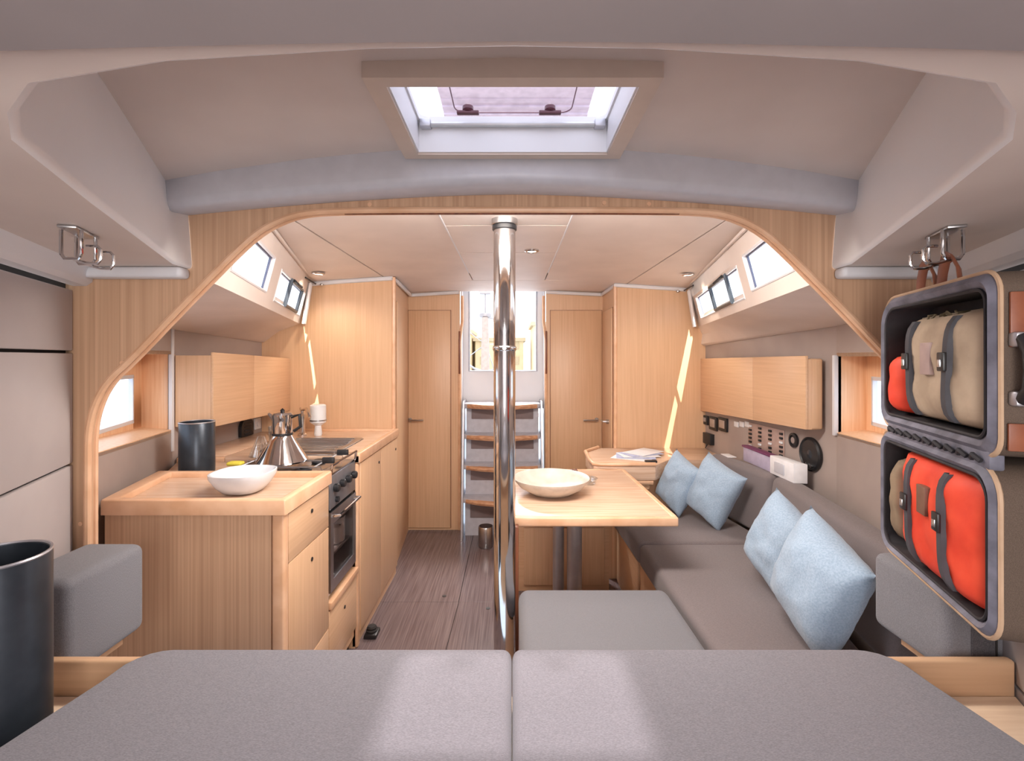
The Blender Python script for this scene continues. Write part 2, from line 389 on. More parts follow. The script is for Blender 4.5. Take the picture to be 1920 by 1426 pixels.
for x in (x0 + .02, x1 - .02):
    b = BM(); box(b, x - .012, x + .012, 1.062, 1.084, 1.883, 1.901, .003); obj('hinge', b, alu, hr)

# arch bulkhead
opn_l = [(165, 1500), (165, 860), (166, 815), (172, 778), (186, 740), (208, 708), (240, 680), (340, 575), (440, 474), (480, 438), (515, 417), (555, 402), (600, 396), (700, 394)]
opn_px = opn_l + [(960, 393)] + [(1917 - x, y) for x, y in opn_l[::-1]]
opn = [((x - 960) * YB / F, CH - (y - 670) * YB / F) for x, y in opn_px]
opn[0] = (opn[0][0], 0.2); opn[-1] = (opn[-1][0], 0.2)
opn = [Vector(p) for p in opn]
# smooth the outline (Chaikin)
for _ in range(2):
    r = [opn[0]]
    for a, c in zip(opn, opn[1:]): r += [a.lerp(c, .25), a.lerp(c, .75)]
    r.append(opn[-1]); opn = r
TB = 0.022
b = BM()
def outside(p):
    # matching point on the outer boundary
    if p.y < 1.3: return Vector((math.copysign(1.25, p.x), p.y))
    t = min(1, (p.y - 1.3) / .42)
    return Vector((math.copysign(1.25, p.x) * (1 - t) + p.x * 1.06 * t, p.y * (1 - t) + t * 1.90)) if True else p
oo = [outside(p) for p in opn]
for yy in (YB, YB + TB):
    ia = [b.verts.new((p.x, yy, p.y)) for p in opn]; ib = [b.verts.new((p.x, yy, p.y)) for p in oo]
    for k in range(len(opn) - 1): b.faces.new((ia[k], ia[k + 1], ib[k + 1], ib[k]))
    if yy == YB: f0 = ia
for k in range(len(opn) - 1): b.faces.new((f0[k], f0[k + 1], ia[k + 1], ia[k]))
bk = struct('wall_arch', b, wood_rib)
b = BM(); tube(b, [(p.x, YB - .002, p.y) for p in opn], .008, 8); obj('edge_bead', b, wood_edge, bk)
b = BM(); tube(b, [(p.x, YB + TB, p.y) for p in opn], .006, 8); obj('edge_bead', b, wood_edge, bk)
for px, py in ((228, 680), (150, 982), (592, 375), (693, 383), (1133, 380), (1217, 382), (1480, 470), (1702, 690)):
    p = P(px, py, YB - .002); obj('screw_cap', cyl(BM(), p, .0055, .004, 'y', 12), wood_edge, bk)
# dark pelmet line under arch top
b = BM(); tube(b, [(x * .01, YB + .014, opn[len(opn) // 2].y - .003) for x in range(-44, 45, 4)], .006, 6); obj('gasket', b, wood_dark, bk)

# ================================================================== SALOON SETTING
D3L, D3R, D4 = 3.05, 3.35, 3.82
# floor
fr = struct_root('floor', (0, 2.6, 0))
b = BM(); box(b, -1.9, 1.6, YB, 4.0, -.06, -.012); obj('underlay', b, rubber, fr)
xsplit = -.215
def fpanel(x0_, x1_, y0_, y1_):
    b = BM(); box(b, x0_ + .0015, x1_ - .0015, y0_ + .0015, y1_ - .0015, -.012, 0, .001, 1); obj('floor_panel', b, floor_m, fr)
ycut = 1.37 * 900 / (1128 - 670)
fpanel(-.9, -.3, ycut, D4 + .05); fpanel(-.3, .12, ycut, D4 + .05)
# plank with slanting seam
b = BM(); prism(b, [(-.9, 1.3, 0), (-.335, 1.3, 0), (-.3, ycut - .0015, 0), (-.9, ycut - .0015, 0)], (0, 0, -.012)); obj('floor_panel', b, floor_m, fr)
b = BM(); prism(b, [(-.331, 1.3, 0), (.12, 1.3, 0), (.12, ycut - .0015, 0), (-.297, ycut - .0015, 0)], (0, 0, -.012)); obj('floor_panel', b, floor_m, fr)
fpanel(.12, 1.5, 1.3, D4)
for px, py in ((833, 1117), (915, 1140)):
    d = 1.37 * 900 / (py - 670); obj('lifting_ring', cyl(BM(), ((px - 960) * d / F, d, -.001), .012, .003, 'z', 14), black, fr)

# ceiling of the saloon, panels with seams
cr = struct_root('ceiling_saloon', (0, 2.5, 1.9)); cr.name = 'ceiling_aft'
def cz(x): return 1.905 - .035 * x * x
def edge(y, s=-1): return (.458 + .292 * y if s < 0 else .574 + .217 * y) - .07
def cpanel(x0_, x1_, y0_, y1_, mat=ceil_m, dz=0, nx=6, side=0):
    b = BM(); A = []; ny = 6 if side else 1
    X = lambda i, y: lerp(*((x0_, x1_) if not side else ((x0_, max(edge(y, 1), x0_ + .01)) if side > 0 else (min(-edge(y), x1_ - .01), x1_))), i / nx)
    for j in range(ny):
        ya, yb = lerp(y0_, y1_, j / ny), lerp(y0_, y1_, (j + 1) / ny)
        if side and edge(ya, side) < abs(x0_ if side > 0 else x1_): continue
        V = [[b.verts.new((X(i, y), y, cz(X(i, y)) + dz + q)) for y, q in ((ya, 0), (yb, 0), (yb, .015), (ya, .015))] for i in range(nx + 1)]
        for a, c in zip(V, V[1:]):
            for k in (0, 2): b.faces.new((a[k], a[(k + 1) % 4], c[(k + 1) % 4], c[k]))
            if j == 0: b.faces.new((a[3], a[0], c[0], c[3]))
            if j == ny - 1: b.faces.new((a[1], a[2], c[2], c[1]))
        b.faces.new(V[0][::-1]); b.faces.new(V[-1])
    obj('ceiling_panel', b, mat, cr)
b = BM(); prism(b, [(-edge(YB), YB + TB, 1.925), (edge(YB, 1), YB + TB, 1.925), (edge(3.4, 1), 3.4, 1.925), (.9, 3.4, 1.925), (.9, 3.9, 1.925), (-.9, 3.9, 1.925), (-.9, 3.1, 1.925), (-edge(3.1), 3.1, 1.925)], (0, 0, .015)); obj('backing', b, plain('seam_shadow_grey', (120, 106, 98), .8, var=2), cr)
g_ = .004
cpanel(-1.5, -.815 - g_, YB + TB, 3.3, side=-1); cpanel(.80 + g_, 1.5, YB + TB, 3.4, side=1)
cpanel(-.815 + g_, -.27 - g_, YB + TB, D4); cpanel(.225 + g_, .80 - g_, YB + TB, D4)
b = BM(); box(b, -.86, .86, 3.3, D4 + .03, 1.900, 1.912); obj('aft_panel', b, ceil_m, cr)
for y0_, y1_ in ((YB + TB, 1.925), (1.925, 2.43), (2.43, 3.3), (3.3, 3.86)):
    cpanel(-.27 + g_, .225 - g_, y0_ + g_, y1_ - g_, dz=-.004)
for x in (-.27, .225):
    b = BM(); tube(b, [(x, YB + .04, cz(x) - .003), (x, 3.0, cz(x) - .003)], .004, 6); obj('seam_bead', b, piping_m if False else white_gel, cr)

# saloon hull walls (port = left)
HL = [(-1.24, YB + TB), (-1.60, 2.26), (-1.59, D3L)]
HR = [(1.22, YB + TB), (1.42, 2.1), (1.35, D3R)]
# left: forward part with niche, and aft part
wl = struct_root('wall_port', (-1.5, 2, 0))
def seg_wall(root_, a, c, z0, z1, mat, nm, out_, holes=(), za=None):
    b = BM(); panel(b, (a[0], a[1], z0), (c[0], c[1], z0), (c[0], c[1], z1), (a[0], a[1], za or z1), out_, holes); obj(nm, b, mat, root_)
ol = Vector((-.94, .34, 0)) * .02; orr = Vector((.97, -.2, 0)) * .02
seg_wall(wl, HL[0], HL[1], 0, 1.028, panel_taupe, 'lining_panel', ol, za=1.072)
seg_wall(wl, (HL[0][0], HL[0][1]), HL[1], 1.385, 1.62, panel_taupe, 'lining_panel', ol)
seg_wall(wl, HL[1], HL[2], 0, 1.62, panel_taupe, 'lining_panel', Vector((-.02, 0, 0)))
b = BM(); box(b, -1.608, -1.59, 2.245, 2.262, .93, 1.52, .002); obj('joint_strip', b, white_gel, wl)
wr = struct_root('wall_starboard', (1.4, 2, 0))
seg_wall(wr, HR[0], HR[1], 0, 1.04, panel_taupe, 'lining_panel', orr, za=1.074)
seg_wall(wr, HR[0], HR[1], 1.375, 1.62, panel_taupe, 'lining_panel', orr)
seg_wall(wr, HR[1], HR[2], 0, 1.62, panel_taupe, 'lining_panel', Vector((.02, 0, 0)))
b = BM(); box(b, 1.403, 1.422, 2.09, 2.105, 1.03, 1.38, .002); obj('joint_strip', b, white_gel, wr)

def niche(idx, a, c, s, rec, zb0, zb1, zt, wy0, wy1, wz0, wz1):
    """wood-lined window recess between wall points a (forward) and c (aft)"""
    a = Vector((a[0], a[1], 0)); c = Vector((c[0], c[1], 0)); o = Vector((s * rec, 0, 0)); dy = Vector((0, .012, 0))
    Z = lambda p, z: Vector((p.x, p.y, z))
    r = struct_root('window_%d' % idx, tuple(Z(c, zb1)))
    b = BM()
    # sill, head, aft reveal
    hexa(b, [Z(a, zb0 - .015), Z(c, zb1 - .015), Z(c + o, zb1 - .015), Z(a + o, zb0 - .015), Z(a, zb0), Z(c, zb1), Z(c + o, zb1 + .01), Z(a + o, zb0 + .01)])
    obj('sill', b, wood_warm, r)
    b = BM(); hexa(b, [Z(a, zt), Z(c, zt), Z(c + o, zt), Z(a + o, zt), Z(a, zt + .015), Z(c, zt + .015), Z(c + o, zt + .015), Z(a + o, zt + .015)]); obj('head_board', b, wood_warm, r)
    b = BM(); hexa(b, [Z(c - dy * 0, zb1), Z(c + dy, zb1), Z(c + o + dy, zb1), Z(c + o, zb1), Z(c, zt), Z(c + dy, zt), Z(c + o + dy, zt), Z(c + o, zt)]); obj('reveal_board', b, wood_warm, r)
    b = BM(); hexa(b, [Z(c - dy * .3 - o * .0, zb1), Z(c + dy * 1.1, zb1), Z(c - o * .03 + dy * 1.1, zb1), Z(c - o * .03 - dy * .3, zb1), Z(c - dy * .3, zt), Z(c + dy * 1.1, zt), Z(c - o * .03 + dy * 1.1, zt), Z(c - o * .03 - dy * .3, zt)]); obj('edge_bead', b, wood_edge, r)
    # back board with hole
    L_ = c.y - a.y; s0, s1 = (wy0 - a.y) / L_, (wy1 - a.y) / L_
    zb = min(zb0, zb1) - .01
    v0, v1 = (wz0 - zb) / (zt - zb), (wz1 - zb) / (zt - zb)
    b = BM(); panel(b, Z(a + o, zb), Z(c + o, zb), Z(c + o, zt), Z(a + o, zt), (s * .02, 0, 0), ((s0, s1, v0, v1),)); obj('back_board', b, wood_warm, r)
    pa = lerp(a + o, c + o, s0); pc = lerp(a + o, c + o, s1); ins = Vector((s * .018, 0, 0))
    b = BM()
    for (p0, p1, z0, z1) in ((pa, pc, wz0 - .004, wz0 + .012), (pa, pc, wz1 - .012, wz1 + .004)):
        hexa(b, [Z(p0 - ins * .2, z0), Z(p1 - ins * .2, z0), Z(p1 + ins, z0), Z(p0 + ins, z0), Z(p0 - ins * .2, z1), Z(p1 - ins * .2, z1), Z(p1 + ins, z1), Z(p0 + ins, z1)])
    dd = (pc - pa).normalized() * .012
    for p0 in (pa, pc - dd):
        hexa(b, [Z(p0 - ins * .2, wz0), Z(p0 + dd - ins * .2, wz0), Z(p0 + dd + ins, wz0), Z(p0 + ins, wz0), Z(p0 - ins * .2, wz1), Z(p0 + dd - ins * .2, wz1), Z(p0 + dd + ins, wz1), Z(p0 + ins, wz1)])
    obj('window_frame', b, white_gel, r)
    b = BM(); panel(b, Z(pa + ins * .5, wz0), Z(pc + ins * .5, wz0), Z(pc + ins * .5, wz1), Z(pa + ins * .5, wz1), (s * .004, 0, 0)); obj('pane', b, pane_m, r)
niche(2, HL[0], HL[1], -1, .145, 1.075, 1.032, 1.385, 1.42, 2.17, 1.078, 1.288)
niche(3, HR[0], HR[1], 1, .13, 1.078, 1.044, 1.375, 1.42, 2.05, 1.085, 1.285)

# coachroof sides with windows, and the deck edge lining
def cb(y, s=-1): return .458 + .292 * y if s < 0 else .574 + .217 * y
wi = 4
for s, D3, nm, HH in ((-1, D3L, 'port', HL), (1, D3R, 'starboard', HR)):
    b = BM(); y0_, y1_ = 1.28, D3 - .001
    c00 = (s * cb(y0_, s), y0_, 1.585); c10 = (s * cb(y1_, s), y1_, 1.585); c11 = (s * (cb(y1_, s) - .08), y1_, 1.875); c01 = (s * (cb(y0_, s) - .08), y0_, 1.885)
    sy = lambda y: (y - y0_) / (y1_ - y0_)
    wy = (1.50, 2.0, 2.17, 2.94, 2.42, 2.78) if s < 0 else (1.50, 1.97, 2.09, 3.16, 2.29, 2.67)
    holes = [(sy(wy[0]), sy(wy[1]), .20, .68), (sy(wy[2]), sy(wy[3]), .15, .62)]
    panel(b, c00, c10, c11, c01, (s * .025, 0, 0), holes)
    cw = struct('wall_coachroof_' + nm, b, white_gel if False else ceil_m)
    C = [Vector(q) for q in (c00, c10, c11, c01)]
    f = lambda S_, V_: lerp(lerp(C[0], C[1], S_), lerp(C[3], C[2], S_), V_)
    for h in holes:
        r = struct_root('window_%d' % wi, tuple(f(h[0], h[2]))); wi += 1
        b = BM(); t_ = Vector((s * .004, 0, 0)); q = [f(h[0], h[2]), f(h[1], h[2]), f(h[1], h[3]), f(h[0], h[3])]; off = Vector((s * .02, 0, 0))
        hexa(b, [p + off for p in q] + [p + off + t_ for p in q]); obj('pane', b, pane_m, r)
        b = BM(); tube(b, [p + Vector((s * .002, 0, 0)) for p in q], .006, 6, True); obj('window_frame', b, white_gel, r)
        b = BM(); tube(b, [p + Vector((s * .018, 0, 0)) for p in q], .006, 6, True); obj('gasket', b, plain('grey_seal_%d' % wi, (90, 96, 120), .5), r)
        if h is holes[1]:
            m0, m1 = sy(wy[4]), sy(wy[5])
            q = [f(m0, h[2] + .02), f(m1, h[2] + .02), f(m1, h[3] - .02), f(m0, h[3] - .02)]
            b = BM(); tube(b, [p - Vector((s * .006, 0, 0)) for p in q], .010, 8, True); obj('opening_port', b, charcoal, r)
            b = BM(); p = f(m0 + .02, h[3]); tube(b, [p - Vector((s * .01, 0, 0)), p - Vector((s * .03, 0, .02)), p - Vector((s * .03, -.05, .03))], .006, 6); obj('catch', b, black, r)
    # deck underside towards the hull
    b = BM(); zl0, zl1 = (1.56, 1.478) if s < 0 else (1.555, 1.465)
    N = 10; A = []
    for i in range(N + 1):
        y = lerp(1.281, D3, i / N)
        for (p0, p1) in ((HH[0], HH[1]), (HH[1], HH[2])):
            if p0[1] - .01 <= y <= p1[1] + .01: hxw = lerp(p0[0], p1[0], (y - p0[1]) / (p1[1] - p0[1])); break
        zl = lerp(zl0, zl1, i / N) - .0
        ci = s * cb(y, s); A.append([(ci, y, 1.585), (lerp(ci, hxw, .55), y, lerp(1.585, zl, .45)), (hxw - s * .03, y, zl), (hxw - s * .012, y, zl - .012), (hxw + s * .012, y, zl - .012), (hxw + s * .012, y, 1.66), (ci, y, 1.66)])
    V_ = [[b.verts.new(p) for p in a] for a in A]
    for a, c in zip(V_, V_[1:]):
        for k in range(7): b.faces.new((a[k], a[(k + 1) % 7], c[(k + 1) % 7], c[k]))
    b.faces.new(V_[0][::-1]); b.faces.new(V_[-1]); obj('deck_edge_lining', b, ceil_m, cw)
    b = BM(); A_ = [Vector((s * (cb(y, s) - .082), y, 1.86)) for y in (1.29, 2.2, D3)]
    tube(b, A_, .008, 6); obj('seam_bead', b, ceil_m, cw)

# aft bulkheads
b = BM(); prism(b, [(-1.62, D3L, 0), (-1.62, D3L, 1.55), (-cb(D3L) - .02, D3L, 1.60), (-cb(D3L) + .05, D3L, 1.91), (-.757, D3L, 1.925), (-.757, D3L, 0)], (0, .03, 0)); w1 = struct('wall_galley_end', b, wood_z)
b = BM(); prism(b, [(1.42, D3R, 0), (1.42, D3R, 1.55), (cb(D3R, 1) + .02, D3R, 1.60), (cb(D3R, 1) - .05, D3R, 1.91), (.722, D3R, 1.925), (.722, D3R, 0)], (0, .03, 0)); w2 = struct('wall_chart_end', b, wood_z)
# side faces between the two bulkhead depths
b = BM(); hexa(b, [(-.78, D3L + .03, 0), (-.757, D3L + .03, 0), (-.825, D4, 0), (-.85, D4, 0), (-.78, D3L + .03, 1.93), (-.757, D3L + .03, 1.93), (-.825, D4, 1.93), (-.85, D4, 1.93)]); struct('wall_passage_port', b, wood_z)
b = BM(); box(b, .722, .745, D3R + .03, D4, 0, 1.93); struct('wall_passage_starboard', b, wood_z)
# rounded corner posts & cornices
b = BM(); tube(b, [(-.752, D3L + .004, 0), (-.752, D3L + .004, 1.88)], .013, 10); struct('trim_5', b, wood_edge)
b = BM(); tube(b, [(.722, D3R + .004, 0), (.722, D3R + .004, 1.88)], .013, 10); struct('trim_6', b, wood_edge)
def cornice(nm, pts):
    b = BM(); tube(b, pts, .014, 8); struct(nm, b, white_gel)
cornice('trim_7', [(-1.28, D3L - .006, cz(1.28) - .012), (-1.1, D3L - .006, cz(1.1) - .012), (-.76, D3L - .006, cz(.76) - .012), (-.745, D3L, cz(.74) - .02), (-.80, D4 - .03, cz(.8) - .02), (-.42, D4 - .01, cz(.4) - .012)])
cornice('trim_8', [(1.21, D3R - .006, cz(1.21) - .012), (1.1, D3R - .006, cz(1.1) - .012), (.72, D3R - .006, cz(.72) - .012), (.71, D4 - .02, cz(.7) - .02), (.27, D4 - .01, cz(.3) - .012)])

# D4 bulkhead with the companionway opening
aft = struct_root('wall_aft', (0, D4, 0))
xl0, xl1 = -.85, (862 - 960) * D4 / F; xr0, xr1 = (1024 - 960) * D4 / F, .745
b = BM(); box(b, xl0, xl1, D4, D4 + .03, 0, 1.93); obj('bulkhead_panel', b, wood_z, aft)
b = BM(); box(b, xr0, xr1, D4, D4 + .03, 0, 1.93); obj('bulkhead_panel', b, wood_z, aft)
for x in (xl1, xr0):
    b = BM(); tube(b, [(x, D4, 0), (x, D4, 1.5), (x + (.02 if x < 0 else -.02), D4, 1.66), (x + (.02 if x < 0 else -.02), D4, 1.86)], .012, 8); obj('corner_bead', b, wood_edge, aft)
    b = BM(); box(b, x - .008, x + .008, D4 - .014, D4 - .002, 1.24, 1.58, .003); obj('grab_rail', b, wood_dark, aft)
def door(idx, x0_, x1_, y, z0_, z1_, hxp, hz, hdir):
    r = struct_root('door_%d' % idx, ((x0_ + x1_) / 2, y, z0_))
    b = BM(); box(b, x0_ - .004, x1_ + .004, y - .003, y - .0005, z0_ - .004, z1_ + .004); obj('gap', b, wood_dark, r)
    b = BM(); box(b, x0_, x1_, y - .014, y - .002, z0_, z1_, .003); lf = obj('door_leaf', b, wood_z, r)
    b = BM(); cyl(b, (hxp, y - .024, hz), .016, .010, 'y', 16, .002); tube(b, [(hxp, y - .02, hz), (hxp, y - .05, hz), (hxp + hdir * .02, y - .058, hz), (hxp + hdir * .11, y - .055, hz)], .007, 8); obj('door_handle', b, steel, r)
x_ = lambda px, d=D4: (px - 960) * d / F
z_ = lambda py, d=D4: CH - (py - 670) * d / F
door(1, x_(766), x_(845), D4, .02, z_(582), x_(770), z_(786), 1)
door(2, x_(1032), x_(1128), D4, .02, z_(582), x_(1118), z_(786), -1)
# door in the starboard passage side
r = struct_root('door_3', (.72, 3.6, 0))
b = BM(); box(b, .7185, .7215, D3R + .07, D4 - .05, .02, 1.73); obj('gap', b, wood_dark, r)
b = BM(); box(b, .708, .7195, D3R + .075, D4 - .055, .024, 1.725, .003); obj('door_leaf', b, wood_z, r)
b = BM(); cyl(b, (.690, 3.52, .90), .016, .018, 'x', 14); tube(b, [(.70, 3.52, .90), (.672, 3.52, .90), (.668, 3.6, .90)], .007, 8); obj('door_handle', b, steel, r)
r = struct_root('door_4', (-.78, 3.4, 0))
b = BM()
for (ya, yb) in ((3.16, 3.72),):
    xa, xb = -.757 - .068 * (ya - 3.08) / .74, -.757 - .068 * (yb - 3.08) / .74
    hexa(b, [(xa + .001, ya, .1), (xa + .010, ya, .1), (xb + .010, yb, .1), (xb + .001, yb, .1), (xa + .001, ya, 1.74), (xa + .010, ya, 1.74), (xb + .010, yb, 1.74), (xb + .001, yb, 1.74)], .002)
obj('door_leaf', b, wood_z, r)

# companionway: white moulded surround, opening, washboard
cwy = struct_root('door_5', (x_(943), D4, 1.2))
b = BM(); ox0, ox1, oz0, oz1 = x_(880, 3.95), x_(1006, 3.95), z_(695, 3.95), z_(532, 3.95)
xa, xb = xl1 + .005, xr0 - .005
box(b, xa, xb, 3.95, 3.99, .95, oz0)                                  # panel below the opening
box(b, xa, ox0, 3.95, 3.99, oz0, 1.96); box(b, ox1, xb, 3.95, 3.99, oz0, 1.96)
box(b, xa, xb, 3.95, 3.99, 1.985, 2.02)
obj('surround', b, white_gel, cwy)
for x, q in ((xa, 1), (xb, -1)):
    b = BM(); hexa(b, [(x, D4 + .02, 0), (x + q * .01, D4 + .02, 0), (x + q * .01, 3.96, 0), (x, 3.96, 0), (x, D4 + .02, 2.0), (x + q * .01, D4 + .02, 2.0), (x + q * .01, 3.96, 2.0), (x, 3.96, 2.0)]); obj('side_cheek', b, white_gel, cwy)
b = BM(); tube(b, [(ox0, 3.945, 1.97), (ox0, 3.945, oz0), (ox1, 3.945, oz0), (ox1, 3.945, 1.97)], .008, 8); obj('sliding_track', b, alu, cwy)
b = BM(); box(b, xa, xb, 3.84, 3.87, 1.905, 1.95, .004); obj('sliding_hatch_edge', b, plain('grey_hatch_edge', (176, 172, 178), .5, var=3), cwy)

# ================================================================== OUTSIDE
b = BM(); box(b, -60, 60, 4.5, 120, -1.3, -1.2); o = struct('ground_water', b, water_m)
b = BM(); box(b, -60, -2.6, -40, 4.4, -1.3, -1.2); struct('ground_water', b, water_m)
b = BM(); box(b, 2.6, 60, -40, 4.4, -1.3, -1.2); struct('ground_water', b, water_m)
ck = struct_root('floor_cockpit', (0, 5, .9))
b = BM(); box(b, -.9, .9, 4.6, 7.4, .80, .84); obj('cockpit_sole', b, white_gel, ck)
for s in (-1, 1):
    b = BM(); box(b, min(s * .62, s * 1.2), max(s * .62, s * 1.2), 4.9, 7.4, .84, 1.18, .03, 3); obj('cockpit_seat', b, white_gel, ck)
wh = thing('steering_pedestal', 'steering pedestal with a wheel, seen hazily outside through the companionway', 'pedestal', (-.30, 6.3, .84))
b = BM(); hexa(b, [(-.41, 6.2, .84), (-.29, 6.2, .84), (-.29, 6.4, .84), (-.41, 6.4, .84), (-.39, 6.22, 1.9), (-.31, 6.22, 1.9), (-.31, 6.38, 1.9), (-.39, 6.38, 1.9)], .02, 3); obj('column', b, plain('grey_brown_pedestal', (176, 160, 150), .5), wh)
b = BM(); tube(b, [(-.35 + .36 * math.cos(2 * PI * k / 28), 6.44, 1.55 + .36 * math.sin(2 * PI * k / 28)) for k in range(28)], .014, 8, True); wb = obj('wheel', b, steel, wh)
for k in range(5):
    a = 2 * PI * k / 5; b = BM(); tube(b, [(-.35, 6.43, 1.55), (-.35 + .36 * math.cos(a), 6.44, 1.55 + .36 * math.sin(a))], .007, 6); obj('spoke', b, steel, wb)
b = BM(); cyl(b, (-.35, 6.3, 1.9), .08, .05, 'z', 16, .01); tube(b, [(-.35, 6.3, 1.95), (-.35, 6.3, 2.2)], .01, 8); box(b, -.42, -.28, 6.26, 6.34, 2.2, 2.22, .004); obj('compass', b, tube_gray, wh)
bx = [(-9, -3.5, 40, 3.4), (-3.2, 1.0, 42, 2.8), (1.7, 8, 38, 3.9)]
for i, (a, c, y, h) in enumerate(bx):
    bl = thing('quay_building', ['hazy ochre quayside building left of the steering pedestal', 'hazy ochre quayside building straight behind the mast post', 'low hazy ochre quayside building at the right of the companionway'][i], 'building', ((a + c) / 2, y, -1.2), 'quayside buildings')
    b = BM(); box(b, a, c, y, y + 6, -1.2, h); obj('walls', b, bldg, bl)
    nx = int((c - a) / 1.4)
    for ix in range(nx):
        for iz in range(3):
            X = a + .7 + ix * 1.4; Z = -.6 + iz * 1.35
            b = BM(); box(b, X - .3, X + .3, y - .06, y, Z, Z + .7); obj('window', b, bldg_w, bl)
    b = BM(); box(b, a - .2, c + .2, y - .25, y + 6.2, h, h + .3); obj('roof', b, bldg_w, bl)

aw = thing('canvas_awning', 'pinkish grey canvas awning on two poles above the deck, seen through the overhead hatch', 'awning', (0.02, 2.3, 1.93))
b = BM(); N = 10
for i in range(N):
    y = 2.05 + i * .06; z = 2.62 + .05 * math.sin(PI * i / N)
    box(b, -.36, .40, y, y + .0605, z, z + .03)
obj('canvas', b, plain('pinkish_grey_canvas', (232, 220, 230), .8, var=8), aw)
for x in (-.33, .37):
    b = BM(); tube(b, [(x, 2.62, 1.941), (x, 2.62, 2.64)], .014, 10); obj('pole', b, steel, aw)
b = BM(); tube(b, [(x, 2.2, 2.66) for x in (-.36, .40)], .012, 8); obj('cross_bar', b, steel, aw)
# ================================================================== BERTH
BZ = .80; YF = .95
base_ = thing('berth_base', 'oak berth base with raised fiddle board along its aft edge, under the grey mattress', 'bed base', (0, .4, 0))
b = BM(); prism(b, [(-hx(-.9), -.9, .655), (-hx(.97) + .004, .97, .655), (hx(.97) - .004, .97, .655), (hx(-.9), -.9, .655)], (0, 0, .03)); obj('shelf_board', b, textured('pale_oak_ply', (222, 194, 166), (236, 212, 186), (3, 40, 40), 2, 4, .4), base_)
b = BM(); box(b, -.75, .75, -.55, .94, .0, .655); obj('plinth', b, wood_x, base_)
for s_ in (-1, 1):
    b = BM(); box(b, min(s_ * .70, s_ * (hx(.98) - .004)), max(s_ * .70, s_ * (hx(.98) - .004)), .972, .992, .62, .755, .006, 3); obj('fiddle_board', b, wood_x, base_)
for s_ in (-1, 1):
    b = BM(); prism(b, [(s_ * .965, .994, .66), (s_ * (hx(.994) - .004), .994, .66), (s_ * (hx(1.19) - .004), 1.19, .66), (s_ * .965, 1.19, .66)], (0, 0, .029)); obj('side_ledge', b, wood_x, base_)
def mattress(x0_, x1_, cham_left, lab):
    s = -1 if cham_left else 1
    xo = -.735 if cham_left else .745; xi = -.0004 if cham_left else .0004
    yb = -.55
    pts = [(xi, yb), (xi, YF)]
    cx = xo * .90
    pts += [(cx + s * .0, YF)]
    for k in range(1, 5):
        a = k / 5 * PI / 2; pts.append((cx + s * abs(xo - cx) * math.sin(a), YF - .075 * (1 - math.cos(a))))
    pts += [(xo, YF - .10), (s * .79, .55), (s * .66, .2), (s * .42, -.3), (s * .3, yb)]
    b = BM(); t = bmesh.new()
    f0 = [t.verts.new((p[0], p[1], .687)) for p in pts]; f1 = [t.verts.new((p[0], p[1], BZ)) for p in pts]
    t.faces.new(f0[::-1]); t.faces.new(f1); n = len(pts)
    for i in range(n): t.faces.new((f0[i], f0[(i + 1) % n], f1[(i + 1) % n], f1[i]))
    bmesh.ops.recalc_face_normals(t, faces=t.faces)
    top = [e_ for e_ in t.edges if all(abs(v.co.z - BZ) < 1e-6 for v in e_.verts)] + [e_ for e_ in t.edges if abs(e_.verts[0].co.z - e_.verts[1].co.z) > .05 and abs(e_.verts[0].co.x - xi) < 1e-6]
    bmesh.ops.bevel(t, geom=top, offset=.018, segments=4, profile=.5, affect='EDGES', clamp_overlap=True)
    merge(b, t)
    return tag(obj('mattress', b, fab_bed, smooth=50), lab, 'mattress', 'berth mattress halves')
mattress(-.77, 0, True, 'grey woven berth mattress, half on the galley side of the centre seam')
mattress(0, .77, False, 'grey woven berth mattress, half on the sofa side of the centre seam')

def bolster(x0_, x1_, y0_, y1_, z0_, z1_, lab, zip_):
    t = thing('bolster_cushion', lab, 'cushion', ((x0_ + x1_) / 2, (y0_ + y1_) / 2, z0_), 'berth corner cushions')
    b = BM(); box(b, x0_, x1_, y0_, y1_, z0_, z1_, .022, 5); obj('cover', b, fab_cush, t)
    b = BM(); box(b, zip_, zip_ + .05, y0_ - .003, y0_ + .002, z0_ + .03, z1_ - .05, .001, 1); obj('zip_panel', b, fabric('dark_zip_fabric', (70, 68, 72), (96, 92, 96), 60, 60, 60), t)
    b = BM(); tube(b, [(zip_ + .052, y0_ - .003, z0_ + .03), (zip_ + .052, y0_ - .003, z1_ - .05)], .0018, 6); obj('seam', b, rubber, t)
bolster(-1.075, -.925, .995, 1.215, .69, .905, 'grey box cushion standing by the arch foot beside the tall oak galley unit', -1.03)
bolster(.925, 1.062, 1.02, 1.235, .69, .875, 'grey box cushion standing below the hanging travel case', .975)

# bins
def bin_(x, y, z, r, h, lab):
    t = thing('waste_bin', lab, 'bin', (x, y, z), 'dark cylindrical bins')
    b = BM(); lathe(b, [(r - .003, 0), (r, .003), (r, h - .003), (r - .002, h), (r - .005, h - .002), (r - .005, .01), (0.0001, .01)], (x, y, z), 48); obj('body', b, charcoal, t, 40)
    b = BM(); tube(b, [(x + (r - .0015) * math.cos(2 * PI * k / 48), y + (r - .0015) * math.sin(2 * PI * k / 48), z + h) for k in range(48)], .0028, 6, True); obj('rim', b, alu, t)
bin_(-.862, .80, .686, .071, .352, 'dark charcoal metal bin on the shelf beside the berth mattress')

